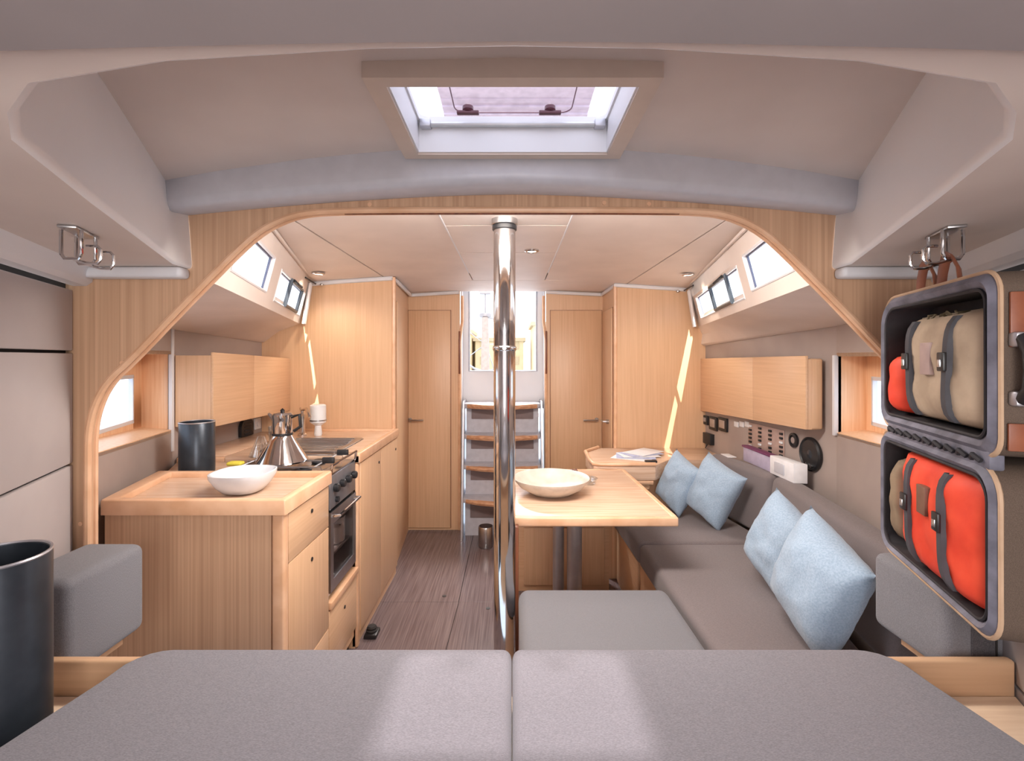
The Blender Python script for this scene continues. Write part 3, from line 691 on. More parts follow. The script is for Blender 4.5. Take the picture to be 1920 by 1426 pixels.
# hooks under the side deck
def hooks(s, lab):
    X = s * .785; t = thing('coat_hook', lab, 'hook', (X, .87, 1.6), 'steel coat hooks under the side decks')
    b = BM(); c_, n_ = Vector((X, .87, 0)), Vector((s * .35, .93, 0)) * .045; w_ = Vector((.93, -s * .35, 0)) * .014
    q = [c_ - n_ - w_, c_ - n_ + w_, c_ + n_ + w_, c_ + n_ - w_]
    hexa(b, [Vector((p.x, p.y, 1.594)) for p in q] + [Vector((p.x, p.y, 1.5995)) for p in q], .002); obj('plate', b, steel, t)
    for f_ in (-.6, .6):
        o_ = c_ + n_ * f_; d_ = Vector((1, 0, 0)) * -s
        L_ = lambda a, z, k=0: Vector((o_.x, o_.y + k, z)) + d_ * a
        b = BM(); tube(b, [L_(-.018, 1.595), L_(-.018, 1.553), L_(-.012, 1.544), L_(.012, 1.544), L_(.018, 1.553), L_(.018, 1.595)], .003, 8); obj('hook_loop', b, chrome, t)
        b = BM(); tube(b, [L_(.0, 1.544), L_(.018, 1.538, .01), L_(.034, 1.538, .014), L_(.040, 1.546, .014), L_(.040, 1.563, .014), L_(.034, 1.569, .014), L_(.016, 1.569, .012)], .0026, 8); obj('hook_arm', b, chrome, t)
hooks(-1, 'empty polished steel double coat hook under the deck above the grey lining panels')
hooks(1, 'polished steel double coat hook holding the straps of the travel case')

# ================================================================== TRAVEL CASE (hanging, open, two compartments)
case = thing('travel_case', 'open travel case hanging from the hook, slate lining, brown leather sides, two compartments', 'bag', (.85, .9, .94))
Ov = Vector((.84, 1.09, 0)); Ud = Vector((-.132, -.39, 0)); Ulen = Ud.length; Ud.normalize(); Wd = Vector((Ud.y, -Ud.x, 0)); 
if Wd.x > 0: Wd = -Wd
def C3(u, w_, z): return Ov + Ud * u + Wd * w_ + Vector((0, 0, z))   # w positive = inboard
def tray(name, u0, u1, z0, z1, depth, rim, rad, side_mat, rim_mat, rs=None, slope=0.0):
    def sh(p): return (p[0], p[1] - slope * (p[0] - u0) / (u1 - u0) * (1 if p[1] < (z0 + z1) / 2 else 0))
    o_ = [sh(p) for p in rrect(u0, u1, z0, z1, rad, 6, rs)]; i_ = [sh(p) for p in rrect(u0 + rim, u1 - rim, z0 + rim, z1 - rim, rad * .7, 6, [q * .7 for q in rs] if rs else None)]
    n = len(o_)
    b = BM(); a0 = [b.verts.new(C3(p[0], -.004, p[1])) for p in o_]; a1 = [b.verts.new(C3(p[0], -depth, p[1])) for p in o_]
    for k in range(n): b.faces.new((a0[k], a0[(k + 1) % n], a1[(k + 1) % n], a1[k]))
    b.faces.new(a1); sh_ = obj(name, b, side_mat, case, 50)
    b = BM(); r0 = [b.verts.new(C3(p[0], -.004, p[1])) for p in o_]; r1 = [b.verts.new(C3(lerp(p[0], q[0], .5), .006, lerp(p[1], q[1], .5))) for p, q in zip(o_, i_)]; r2 = [b.verts.new(C3(q[0], -.002, q[1])) for q in i_]
    r3 = [b.verts.new(C3(q[0], -depth * .6, q[1])) for q in i_]
    for A_, B_ in ((r0, r1), (r1, r2)):
        for k in range(n): b.faces.new((A_[k], A_[(k + 1) % n], B_[(k + 1) % n], B_[k]))
    obj('rim_lining', b if False else b, rim_mat, sh_, 60) if False else None
    for v in r3: b.verts.remove(v)
    obj('rim_lining', b, rim_mat, sh_, 60)
    b = BM(); r2 = [b.verts.new(C3(q[0], -.002, q[1])) for q in i_]; r3 = [b.verts.new(C3(q[0], -depth * .7, q[1])) for q in i_]
    for k in range(n): b.faces.new((r2[k], r2[(k + 1) % n], r3[(k + 1) % n], r3[k]))
    b.faces.new(r3); obj('inner_lining', b, lining_dark, sh_, 50)
    b = BM(); tube(b, [C3(p[0], -.004, p[1]) for p in o_], .0035, 6, True); obj('piping', b, piping_m, sh_)
    b = BM(); tube(b, [C3(p[0], .001, p[1]) for p in i_], .003, 6, True); obj('zip', b, lining_dark, sh_)
    return sh_
up = tray('upper_compartment', 0, Ulen, 1.222, 1.500, .105, .025, .055, canvas_dk, lining, [.035, .06, .03, .03])
lo = tray('lower_compartment', 0, Ulen, .945, 1.208, .10, .021, .05, canvas_dk, lining, [.05, .03, .04, .04])
b = BM(); hexa(b, [C3(.03, -.02, 1.2), C3(Ulen - .02, -.02, 1.2), C3(Ulen - .02, -.0, 1.2), C3(.03, -.0, 1.2), C3(.03, -.02, 1.232), C3(Ulen - .02, -.02, 1.232), C3(Ulen - .02, -.0, 1.232), C3(.03, -.0, 1.232)], .004); obj('fold_hinge', b, lining, case)
for k in range(9):
    b = BM(); u = .05 + k * .038; tube(b, [C3(u, .003, 1.212), C3(u + .012, .008, 1.220), C3(u + .024, .003, 1.212)], .004, 6); obj('fold_gather', b, lining_dark, case)
# leather band and grab handle on the near end
ue = Ulen + .001
def endplate(w0, w1, z0, z1, mat, nm, th=.005, bev=.0015):
    b = BM(); hexa(b, [C3(ue, w0, z0), C3(ue + th, w0, z0), C3(ue + th, w1, z0), C3(ue, w1, z0), C3(ue, w0, z1), C3(ue + th, w0, z1), C3(ue + th, w1, z1), C3(ue, w1, z1)], bev); return obj(nm, b, mat, case)
endplate(-.032, -.012, 1.385, 1.465, leather, 'leather_band'); endplate(-.034, -.010, 1.235, 1.275, leather, 'leather_band')
for z0 in (1.30, 1.385):
    b = BM(); hexa(b, [C3(ue, -.034, z0), C3(ue + .014, -.030, z0), C3(ue + .014, -.014, z0), C3(ue, -.010, z0), C3(ue, -.034, z0 + .022), C3(ue + .014, -.030, z0 + .022), C3(ue + .014, -.014, z0 + .022), C3(ue, -.010, z0 + .022)], .004); obj('handle_mount', b, alu, case)
b = BM(); tube(b, [C3(ue + .01, -.022, 1.31), C3(ue + .026, -.022, 1.325), C3(ue + .030, -.022, 1.352), C3(ue + .026, -.022, 1.38), C3(ue + .01, -.022, 1.398)], .008, 10, flat=(1, 1.3)); obj('grab_handle', b, black, case)
# leather band over the top and hanging straps
b = BM()
for u0, u1 in ((.26, .33),):
    hexa(b, [C3(u0, -.10, 1.500), C3(u1, -.10, 1.500), C3(u1, -.012, 1.500), C3(u0, -.012, 1.500), C3(u0, -.10, 1.506), C3(u1, -.10, 1.506), C3(u1, -.012, 1.506), C3(u0, -.012, 1.506)], .002)
obj('leather_band', b, leather, case)
for u0 in (.16, .24):
    b = BM(); pts = [C3(u0 - .032, -.02, 1.498), C3(u0 - .026, -.02, 1.525), C3(u0 - .012, -.018, 1.546), C3(u0 + .0, -.018, 1.551), C3(u0 + .012, -.018, 1.546), C3(u0 + .026, -.02, 1.525), C3(u0 + .032, -.02, 1.498)]
    tube(b, pts, .011, 8, flat=(1, .25)); obj('hanging_strap', b, leather, case)

def pouch(name, u0, u1, z0, z1, wb, wf, mat, lab, cat, slope=0.0, seed=1, strapu=(), patch=None):
    t = thing(name, lab, cat, tuple(C3((u0 + u1) / 2, wb, z0)), 'packing pouches in the travel case')
    b = BM(); N, M = 18, 18; G = []
    for i in range(N + 1):
        row = []
        for j in range(M + 1):
            a, c = -1 + 2 * i / N, -1 + 2 * j / M
            th = (max(0, 1 - abs(a) ** 3.4) * max(0, 1 - abs(c) ** 5)) ** .42
            u = lerp(u0, u1, (a + 1) / 2); z = lerp(z0, z1, (c + 1) / 2) - slope * (1 + a) / 2 * (1 - c) / 2
            wv = wb + (wf - wb) * th + .007 * noise.noise(Vector((u * 25 + seed, z * 25, seed))) * th
            row.append(b.verts.new(C3(u, wv, z)))
        G.append(row)
    for i in range(N):
        for j in range(M): b.faces.new((G[i][j], G[i + 1][j], G[i + 1][j + 1], G[i][j + 1]))
    bot = [b.verts.new(C3(lerp(u0, u1, k[0]), wb - .012, lerp(z0, z1, k[1]))) for k in ((0, 0), (1, 0), (1, 1), (0, 1))]
    b.faces.new(bot)
    obj('cover', b, mat, t, 60)
    for su, lean in strapu:
        b = BM(); n = 14; A_ = []
        for k in range(n + 1):
            c = -1 + 2 * k / n; zz = lerp(z0 + .01, z1 - .012, k / n); uu = su + lean * c; a = (uu - u0) / (u1 - u0) * 2 - 1
            th = (max(0, 1 - abs(a) ** 3.2) * max(0, 1 - abs((zz - z0) / (z1 - z0) * 2 - 1) ** 5)) ** .42
            A_.append((uu, wb + (wf - wb) * th + .0075, zz - slope * (1 + a) / 2 * (1 - c) / 2))
        V1 = [b.verts.new(C3(p[0] - .0075, p[1], p[2])) for p in A_]; V2 = [b.verts.new(C3(p[0] + .0075, p[1], p[2])) for p in A_]
        V3 = [b.verts.new(C3(p[0] - .0075, p[1] - .009, p[2])) for p in A_]; V4 = [b.verts.new(C3(p[0] + .0075, p[1] - .009, p[2])) for p in A_]
        for k in range(n):
            b.faces.new((V1[k], V2[k], V2[k + 1], V1[k + 1])); b.faces.new((V3[k], V1[k], V1[k + 1], V3[k + 1])); b.faces.new((V2[k], V4[k], V4[k + 1], V2[k + 1]))
        st = obj('strap', b, strap_m, t)
        k = 8; p = A_[k]
        b = BM(); hexa(b, [C3(p[0] + du, p[1] + dw, p[2] + dz) for dz in (-.016, .016) for du, dw in ((-.011, 0), (.011, 0), (.011, .006), (-.011, .006))], .002); obj('buckle', b, black, st)
        b = BM(); hexa(b, [C3(p[0] + du, p[1] + dw, p[2] + dz) for dz in (-.009, .004) for du, dw in ((-.005, .005), (.005, .005), (.005, .008), (-.005, .008))], .001); obj('release', b, steel, st)
    if patch:
        pu, pz, pw, ph, pm = patch
        b = BM(); hexa(b, [C3(pu + du, wf + dw, pz + dz) for dz in (-ph / 2, ph / 2) for du, dw in ((-pw / 2, -.01), (pw / 2, -.01), (pw / 2, .005), (-pw / 2, .005))], .001); obj('label_patch', b, pm, t)
pouch('packing_pouch', .088, .380, 1.25, 1.452, -.04, .010, beige_c, 'beige canvas pouch with two dark straps in the upper compartment of the travel case', 'pouch', seed=2, strapu=((.165, -.005), (.30, .006)), patch=(.232, 1.368, .036, .058, plain('pinkish_grey_patch', (180, 156, 150), .6)))
pouch('packing_pouch', .028, .100, 1.25, 1.378, -.045, .004, orange, 'small orange pouch at the far bottom corner of the upper compartment', 'pouch', seed=5)
pouch('packing_pouch', .078, .389, .968, 1.184, -.035, .012, orange, 'large orange pouch with two dark straps in the lower compartment of the travel case', 'pouch', seed=9, strapu=((.165, -.006), (.29, -.004)), patch=(.222, 1.108, .032, .052, plain('brown_patch', (124, 88, 70), .6)))
pouch('packing_pouch', .026, .082, .975, 1.155, -.045, .0, tan_c, 'narrow olive tan pouch beside the large orange one in the lower compartment', 'pouch', seed=12)
# crumpled cords above the beige pouch
b = BM(); random.seed(7); pts = []
for k in range(40): pts.append(C3(.17 + .11 * (k / 40) + random.uniform(-.014, .014), -.018 + random.uniform(-.012, .012), 1.436 + random.uniform(-.014, .016)))
tube(b, pts, .0022, 5); tag(obj('cord', b, plain('olive_cord', (96, 84, 62), .7)), 'tangled olive cord lying on top of the beige canvas pouch', 'cord')

# ================================================================== GALLEY
CT = .92
gx = -.739
# near unit
gu = thing('galley_cabinet', 'tall oak galley unit with striped end panel and two drawers, nearest the berth', 'cabinet', (-1.0, 1.72, 0))
b = BM(); prism(b, [(-1.300, 1.545, 0), (gx + .0, 1.545, 0), (gx, 1.905, 0), (-1.37, 1.905, 0)], (0, 0, CT - .051)); obj('body', b, wood_rib, gu)
b = BM(); prism(b, [(-1.298, 1.530, 0), (-.768, 1.530, 0), (-.768, 1.545, 0), (-1.298, 1.545, 0)], (0, 0, CT - .05)); obj('end_panel', b, wood_rib, gu)
b = BM(); box(b, -.766, gx + .014, 1.528, 1.56, 0, CT - .05, .008, 3); obj('corner_post', b, wood_edge, gu)
for z0, z1, zh in ((.702, .862, .815), (.30, .698, .64)):
    b = BM(); box(b, gx, gx + .013, 1.562, 1.902, z0, z1, .002, 2); dr = obj('drawer' if z0 > .5 else 'door', b, wood_y if z0 > .5 else wood_z, gu)
    b = BM(); cyl(b, (gx + .012, 1.74, zh), .0075, .004, 'x', 12); obj('finger_catch', b, black, dr)
b = BM(); box(b, gx, gx + .013, 1.562, 1.902, .06, .296, .002, 2); obj('drawer', b, wood_y, gu)
# worktop with fiddle rail
wt = thing('worktop', 'small oak worktop with raised edge on the unit nearest the berth, holding the white bowl', 'worktop', (-1.0, 1.72, CT - .04))
out4 = [(-1.305, 1.520), (gx + .022, 1.520), (gx + .022, 1.915), (-1.41, 1.915)]
b = BM(); prism(b, [(-1.298, 1.526, CT - .046), (gx + .014, 1.526, CT - .046), (gx + .014, 1.908, CT - .046), (-1.395, 1.908, CT - .046)], (0, 0, .024)); obj('top', b, wood_top, wt)
inn4 = [(-1.262, 1.548), (gx - .006, 1.548), (gx - .006, 1.890), (-1.345, 1.890)]
b = BM(); t4 = bmesh.new()
R4 = [[t4.verts.new((x, y, z)) for x, y in q] for q, z in ((out4, CT - .0495), (out4, CT), (inn4, CT), (inn4, CT - .0215))]
for A_, B_ in zip(R4, R4[1:] + R4[:1]):
    for k in range(4): t4.faces.new((A_[k], A_[(k + 1) % 4], B_[(k + 1) % 4], B_[k]))
bmesh.ops.recalc_face_normals(t4, faces=t4.faces)
bmesh.ops.bevel(t4, geom=[e_ for e_ in t4.edges if max(v.co.z for v in e_.verts) > CT - .001], offset=.006, segments=3, profile=.5, affect='EDGES', clamp_overlap=True)
merge(b, t4); obj('fiddle_rail', b, wood_edge, wt)

# cooker
ck_ = thing('cooker', 'gimballed steel galley cooker with knobs, glass oven door and hob', 'cooker', (-.95, 2.08, .35))
y0_, y1_ = 1.925, 2.245; cxf = -.735
b = BM()
for q in ((-1.20, cxf - .01, y0_, y0_ + .012, .40, .885), (-1.20, cxf - .01, y1_ - .012, y1_, .40, .885), (-1.20, -1.19, y0_ + .012, y1_ - .012, .40, .885), (-1.19, cxf - .01, y0_ + .012, y1_ - .012, .40, .42), (-1.19, cxf - .01, y0_ + .012, y1_ - .012, .86, .885), (-1.19, cxf - .02, y0_ + .012, y1_ - .012, .535, .545)): box(b, *q)
obj('body', b, steel, ck_)
b = BM(); box(b, -1.20, cxf, y0_, y1_, .885, .897, .004); obj('hob', b, hob_m, ck_)
for i, (x, y) in enumerate(((-.87, 2.01), (-.87, 2.16), (-1.06, 2.085))):
    b = BM(); cyl(b, (x, y, .897), .030, .010, 'z', 20, .003); cyl(b, (x, y, .907), .018, .006, 'z', 16); obj('burner', b, black, ck_)
b = BM()
for y in (1.96, 2.085, 2.21): tube(b, [(-1.15, y, .905), (-1.15, y, .922), (-.78, y, .922), (-.78, y, .905)], .003, 6)
for x in (-1.12, -.96, -.81): tube(b, [(x, 1.96, .922), (x, 2.21, .922)], .003, 6)
obj('pan_support', b, steel, ck_)
b = BM(); tube(b, [(cxf + .004, y0_ + .01, .895), (cxf + .01, y0_ + .01, .935), (cxf + .01, y1_ - .01, .935), (cxf + .004, y1_ - .01, .895)], .005, 8); obj('fiddle_rail', b, chrome, ck_)
for yy in (2.0, 2.17):
    b = BM(); box(b, -.79, -.74, yy - .008, yy + .008, .93, .955, .004); obj('pan_clamp', b, black, ck_)
b = BM(); box(b, cxf - .012, cxf + .004, y0_ + .004, y1_ - .004, .755, .888, .003); cp = obj('control_panel', b, plain('grey_control_panel', (132, 132, 138), .3, .6), ck_)
for i in range(4):
    y = y0_ + .05 + i * .073; b = BM(); cyl(b, (cxf + .004, y, .835), .017, .022, 'x', 18, .004); obj('knob', b, black, cp)
b = BM(); cyl(b, (cxf + .004, y0_ + .07, .782), .012, .012, 'x', 16); obj('knob', b, black, cp)
b = BM(); panel(b, (cxf - .008, y0_ + .006, .42), (cxf - .008, y1_ - .006, .42), (cxf - .008, y1_ - .006, .745), (cxf - .008, y0_ + .006, .745), (.014, 0, 0), ((.1, .9, .14, .84),)); od = obj('oven_door', b, steel, ck_)
b = BM(); box(b, cxf - .003, cxf + .003, y0_ + .038, y1_ - .038, .467, .692); obj('door_glass', b, glass('smoked_oven_glass', (.8, .76, .74, 1), .10), od)
b = BM(); tube(b, [(cxf + .006, y0_ + .03, .725), (cxf + .034, y0_ + .03, .728), (cxf + .034, y1_ - .03, .728), (cxf + .006, y1_ - .03, .725)], .006, 8); obj('door_handle', b, chrome, od)
# saucepan held in front of the oven glass
sp_ = thing('saucepan', 'polished steel saucepan inside the oven behind its glass door', 'saucepan', (-.815, 2.16, .546))
b = BM(); lathe(b, [(.056, 0), (.062, .008), (.062, .11), (.065, .112), (.062, .114), (.058, .11), (.058, .01), (.0001, .008)], (-.815, 2.155, .5458), 32); obj('pot', b, plain('bright_pan_steel', (226, 226, 230), .25, .7, 3), sp_)
b = BM(); tube(b, [(-.815 + .062, 2.155, .63), (-.76, 2.15, .635), (-.757, 2.11, .635)], .004, 6); obj('handle', b, chrome, sp_)

# drawer under cooker
ud = thing('drawer_unit', 'low oak drawer unit below the cooker', 'cabinet', (-.95, 2.08, 0))
b = BM(); box(b, -1.2, gx - .004, 1.912, 2.258, .06, .385); obj('body', b, wood_z, ud)
b = BM(); box(b, gx - .003, gx + .010, 1.916, 2.252, .11, .355, .002); dd_ = obj('drawer', b, wood_y, ud)
b = BM(); cyl(b, (gx + .009, 2.09, .285), .0075, .004, 'x', 12); obj('finger_catch', b, black, dd_)
b = BM(); box(b, gx - .003, gx + .02, 1.916, 2.252, .36, .39, .003); obj('front_rail', b, wood_edge, ud)
b = BM(); box(b, -1.2, gx - .03, 1.912, 2.258, 0, .06); obj('plinth', b, rubber, ud)
fp = thing('foot_pump', 'small black foot pump at the floor by the foot of the drawer unit', 'pump', (-.70, 2.22, 0))
b = BM(); box(b, -.722, -.66, 2.33, 2.41, 0.0, .022, .006, 2); obj('base', b, black, fp)
b = BM(); lathe(b, [(.026, 0), (.028, .006), (.02, .012), (.024, .018), (.018, .026), (.0001, .028)], (-.692, 2.37, .022), 18); obj('pedal', b, rubber, fp)

# far galley unit
fu = thing('galley_cabinet', 'long oak galley cabinet between the cooker and the galley end bulkhead', 'cabinet', (-.95, 2.65, 0))
b = BM(); box(b, -1.35, gx, 2.262, D3L - .002, .0, CT - .05); obj('body', b, wood_z, fu)
ys_ = (2.30, 2.665, D3L - .01)
for ya, yb in zip(ys_, ys_[1:]):
    b = BM(); box(b, gx, gx + .014, ya + .002, yb - .002, .06, .865, .002); dd_ = obj('door', b, wood_z, fu)
    b = BM(); cyl(b, (gx + .013, yb - .05, .80), .0075, .004, 'x', 12); obj('finger_catch', b, black, dd_)
b = BM(); box(b, gx - .02, gx + .012, 2.262, 2.298, 0, CT - .05, .008, 3); obj('corner_post', b, wood_edge, fu)
fw = thing('worktop', 'long oak worktop with raised edge and inset sink beside the bulkhead', 'worktop', (-1.1, 2.65, CT - .04))
b = BM(); panel(b, (-1.352, 2.262, CT - .045), (gx + .02, 2.262, CT - .045), (gx + .02, D3L - .004, CT - .045), (-1.352, D3L - .004, CT - .045), (0, 0, .03), ((.19, .80, .12, .62),)); obj('top', b, wood_top, fw)
b = BM(); box(b, gx - .006, gx + .022, 2.262, D3L - .003, CT - .05, CT, .006, 3); obj('fiddle_rail', b, wood_edge, fw)
b = BM(); box(b, -1.35, gx - .006, D3L - .025, D3L - .003, CT - .05, CT, .006, 3); obj('fiddle_rail', b, wood_edge, fw)
# sink
sk = thing('sink', 'rectangular brushed steel sink set into the long galley worktop', 'sink', (-1.05, 2.55, CT - .18))
sx0, sx1, sy0, sy1 = -1.23, -.863, 2.36, 2.74
b = BM()
for (q, z) in ((0, 0),):
    o_ = rrect(sx0 - .015, sx1 + .015, sy0 - .015, sy1 + .015, .03); i_ = rrect(sx0 + .01, sx1 - .01, sy0 + .01, sy1 - .01, .04); ib = rrect(sx0 + .03, sx1 - .03, sy0 + .03, sy1 - .03, .05)
    R = [[b.verts.new((p[0], p[1], zz)) for p in ring] for ring, zz in ((o_, CT - .014), (o_, CT - .008), (i_, CT - .009), (ib, CT - .045))]
    for A_, B_ in zip(R, R[1:]):
        for k in range(len(A_)): b.faces.new((A_[k], A_[(k + 1) % len(A_)], B_[(k + 1) % len(A_)], B_[k]))
    b.faces.new(R[-1])
obj('basin', b, steel, sk, 50)
b = BM()
for k in range(7): tube(b, [(sx0 + .02, sy0 + .03 + k * .05, CT - .004), (sx1 - .02, sy0 + .03 + k * .05, CT - .004)], .003, 6)
obj('drainer_rack', b, steel, sk)
# taps
tp = thing('tap', 'chrome galley tap at the back of the sink', 'tap', (-1.30, 2.62, CT - .014))
b = BM(); lathe(b, [(.026, 0), (.026, .008), (.016, .014), (.015, .12), (.017, .125), (.0001, .14)], (-1.25, 2.86, CT - .0145), 20); obj('body', b, chrome, tp)
b = BM(); tube(b, [(-1.25, 2.86, CT + .09), (-1.24, 2.84, CT + .14), (-1.20, 2.80, CT + .15), (-1.16, 2.74, CT + .13), (-1.15, 2.73, CT + .11)], .009, 10); obj('spout', b, chrome, tp)
b = BM(); tube(b, [(-1.25, 2.86, CT + .12), (-1.28, 2.90, CT + .145)], .006, 8); obj('lever', b, chrome, tp)
# raised ledge behind
lg = thing('raised_ledge', 'narrow oak ledge behind the sink, along the taupe wall', 'shelf', (-1.45, 2.6, .9))
b = BM(); box(b, -1.586, -1.354, 2.264, D3L - .004, .85, .898, .008, 3); obj('ledge_board', b, wood_edge, lg)
b = BM(); box(b, -1.584, -1.37, 2.28, D3L - .01, .898, .902, .001); obj('ledge_top', b, wood_top, lg)
# rear counter behind the cooker (carries the tall bin)
rc = thing('rear_counter', 'low oak counter behind the cooker carrying the second charcoal bin', 'worktop', (-1.38, 2.08, .3))
b = BM(); prism(b, [(-1.415, 1.93, .30), (-1.21, 1.93, .30), (-1.21, 2.25, .30), (-1.57, 2.25, .30)], (0, 0, .56)); obj('body', b, wood_z, rc)
b = BM(); prism(b, [(-1.42, 1.925, .86), (-1.205, 1.925, .86), (-1.205, 2.258, .86), (-1.575, 2.258, .86)], (0, 0, .02), .003); obj('top', b, wood_top, rc)
bin_(-1.345, 2.05, .8805, .067, .215, 'charcoal metal bin standing behind the galley worktop in front of the overhead locker')

# overhead lockers
def lockers(s, xf, xw, ya, yb, zb_a, zb_b, zt_a, zt_b, yc, lab, curved=False):
    t = thing('overhead_locker', lab, 'cabinet', (xf, (ya + yb) / 2, 1.03))
    xi = xf - s * -.012
    b = BM(); hexa(b, [(xf + s * .014, ya + .004, zb_a), (xw, ya + .004, zb_a), (xw, yb, zb_b), (xf + s * .014, yb, zb_b), (xf + s * .014, ya + .004, zt_a - .015), (xw, ya + .004, zt_a - .015), (xw, yb, zt_b - .015), (xf + s * .014, yb, zt_b - .015)]); obj('body', b, wood_z, t)
    zz = lambda y, a, c: lerp(a, c, (y - ya) / (yb - ya))
    for p, q in ((ya, yc), (yc, yb)):
        p += .0015; q -= .0015
        b = BM(); hexa(b, [(xf, p, zz(p, zb_a, zb_b)), (xf + s * .014, p, zz(p, zb_a, zb_b)), (xf + s * .014, q, zz(q, zb_a, zb_b)), (xf, q, zz(q, zb_a, zb_b)), (xf, p, zz(p, zt_a, zt_b)), (xf + s * .014, p, zz(p, zt_a, zt_b)), (xf + s * .014, q, zz(q, zt_a, zt_b)), (xf, q, zz(q, zt_a, zt_b))], .003); obj('door', b, wood_y, t)
    return t
ll = lockers(-1, -1.406, -1.588, 2.26, D3L - .003, 1.043, 1.035, 1.395, 1.365, 2.62, 'oak overhead locker with two flap doors above the galley')
rl = lockers(1, 1.314, 1.345, 2.15, D3R - .003, 1.047, 1.0, 1.378, 1.363, 2.62, 'oak overhead locker with two flap doors above the chart table and sofa')
b = BM(); prism(b, [(1.330, 2.155, 1.045), (1.398, 2.155, 1.045), (1.398, 2.30, 1.045), (1.330, 2.30, 1.045)], (0, 0, .32), .01, 3); obj('end_cheek', b, wood_z, rl)

# bowl on near worktop (squarish)
t = thing('bowl', 'white rounded-square ceramic bowl on the oak worktop nearest the berth', 'bowl', (-.905, 1.72, CT - .022))
bz = CT - .0215
b = BM(); lathe(b, [(.045, 0), (.062, .006), (.082, .028), (.100, .058), (.101, .072), (.096, .073), (.088, .062), (.07, .03), (.04, .012), (.0001, .010)], (-.945, 1.69, bz), 40, sq=2.6); obj('shell', b, ceramic, t, 60)

# moka kettle: cone body + upper chamber
t = thing('coffee_maker', 'conical polished steel coffee maker standing on the cooker', 'coffee maker', (-.91, 2.05, .925))
kx, ky, kz = -.985, 2.06, .9255
b = BM(); lathe(b, [(.100, 0), (.103, .006), (.088, .03), (.048, .095), (.038, .112), (.037, .118)], (kx, ky, kz), 32); obj('lower_chamber', b, chrome, t)
b = BM(); lathe(b, [(.037, .118), (.040, .124), (.040, .18), (.043, .20), (.036, .208), (.0001, .214)], (kx, ky, kz), 28); obj('upper_chamber', b, chrome, t)
b = BM(); cyl(b, (kx, ky, kz + .113), .042, .008, 'z', 28); obj('joint_ring', b, black, t)
b = BM(); tube(b, [(kx + .04, ky, kz + .19), (kx + .075, ky - .005, kz + .20), (kx + .08, ky - .005, kz + .15), (kx + .05, ky, kz + .13)], .007, 8); obj('handle', b, black, t)
b = BM(); tube(b, [(kx - .035, ky, kz + .18), (kx - .06, ky, kz + .205)], .008, 8, rs=[.012, .005]); obj('spout', b, chrome, t)
b = BM(); lathe(b, [(.006, 0), (.010, .008), (.0001, .018)], (kx, ky, kz + .21), 12); obj('lid_knob', b, black, t)
# two clear funnels of glass leaning legs
b = BM(); lathe(b, [(.05, 0), (.049, .005), (.016, .085), (.014, .09)], (-1.135, 2.17, .9255), 24); tag(obj('glass_funnel', b, clear_glass), 'clear glass funnel standing behind the steel coffee maker', 'funnel')
b = BM(); box(b, -1.17, -1.11, 1.96, 2.0, .9255, .942, .008, 3); tag(obj('sponge', b, yellow_m), 'yellow green sponge behind the white bowl', 'sponge')
# white canister on stand and small jar
t = thing('soap_dispenser', 'white canister with a steel lid at the back of the sink', 'canister', (-1.28, 2.86, CT - .014))
b = BM(); lathe(b, [(.020, 0), (.024, .01), (.018, .06), (.045, .08), (.045, .09)], (-1.155, 2.86, CT - .0145), 24); obj('stand', b, white_pl, t)
b = BM(); lathe(b, [(.04, .09), (.046, .095), (.045, .18), (.036, .185), (.0001, .186)], (-1.155, 2.86, CT - .0145), 24); obj('canister', b, white_pl, t)
b = BM(); cyl(b, (-1.155, 2.86, CT + .074), .048, .008, 'z', 24); obj('ring', b, steel, t)
t = thing('glass_tumbler', 'dark ribbed glass tumbler beside the white canister', 'glass', (-1.31, 2.78, .9))
b = BM(); lathe(b, [(.028, 0), (.034, .09), (.032, .09), (.026, .006), (.0001, .006)], (-1.295, 2.62, CT - .0145), 20); obj('cup', b, clear_glass, t)
b = BM(); cyl(b, (-1.295, 2.62, CT - .006), .024, .05, 'z', 16); obj('contents', b, plain('grey_brown_contents', (110, 96, 92), .4), t)

# wall fittings port
t = thing('wall_vent', 'black domed vent on the taupe wall under the galley locker', 'vent', (-1.59, 2.72, .96))
b = BM(); pts = [(-1.5895, 2.79 + q[0], .905 + q[1]) for q in rrect(0, .13, 0, .105, .06, 6, [.055, .055, .005, .005])]; prism(b, pts, (.018, 0, 0), .004); obj('cover', b, black, t)
b = BM()
for k in range(4): tube(b, [(-1.57, 2.82, .92 + k * .02), (-1.57, 2.89, .92 + k * .02)], .003, 6)
obj('louvre', b, charcoal, t)
t = thing('wall_socket', 'white socket plate on the taupe wall right of the black domed vent', 'socket', (-1.588, 2.88, 1.0))
b = BM(); box(b, -1.5895, -1.578, 2.95, 3.02, .925, .995, .004); obj('plate', b, white_pl, t)
b = BM(); cyl(b, (-1.5785, 2.985, .96), .018, .006, 'x', 16); obj('outlet', b, papr, t)

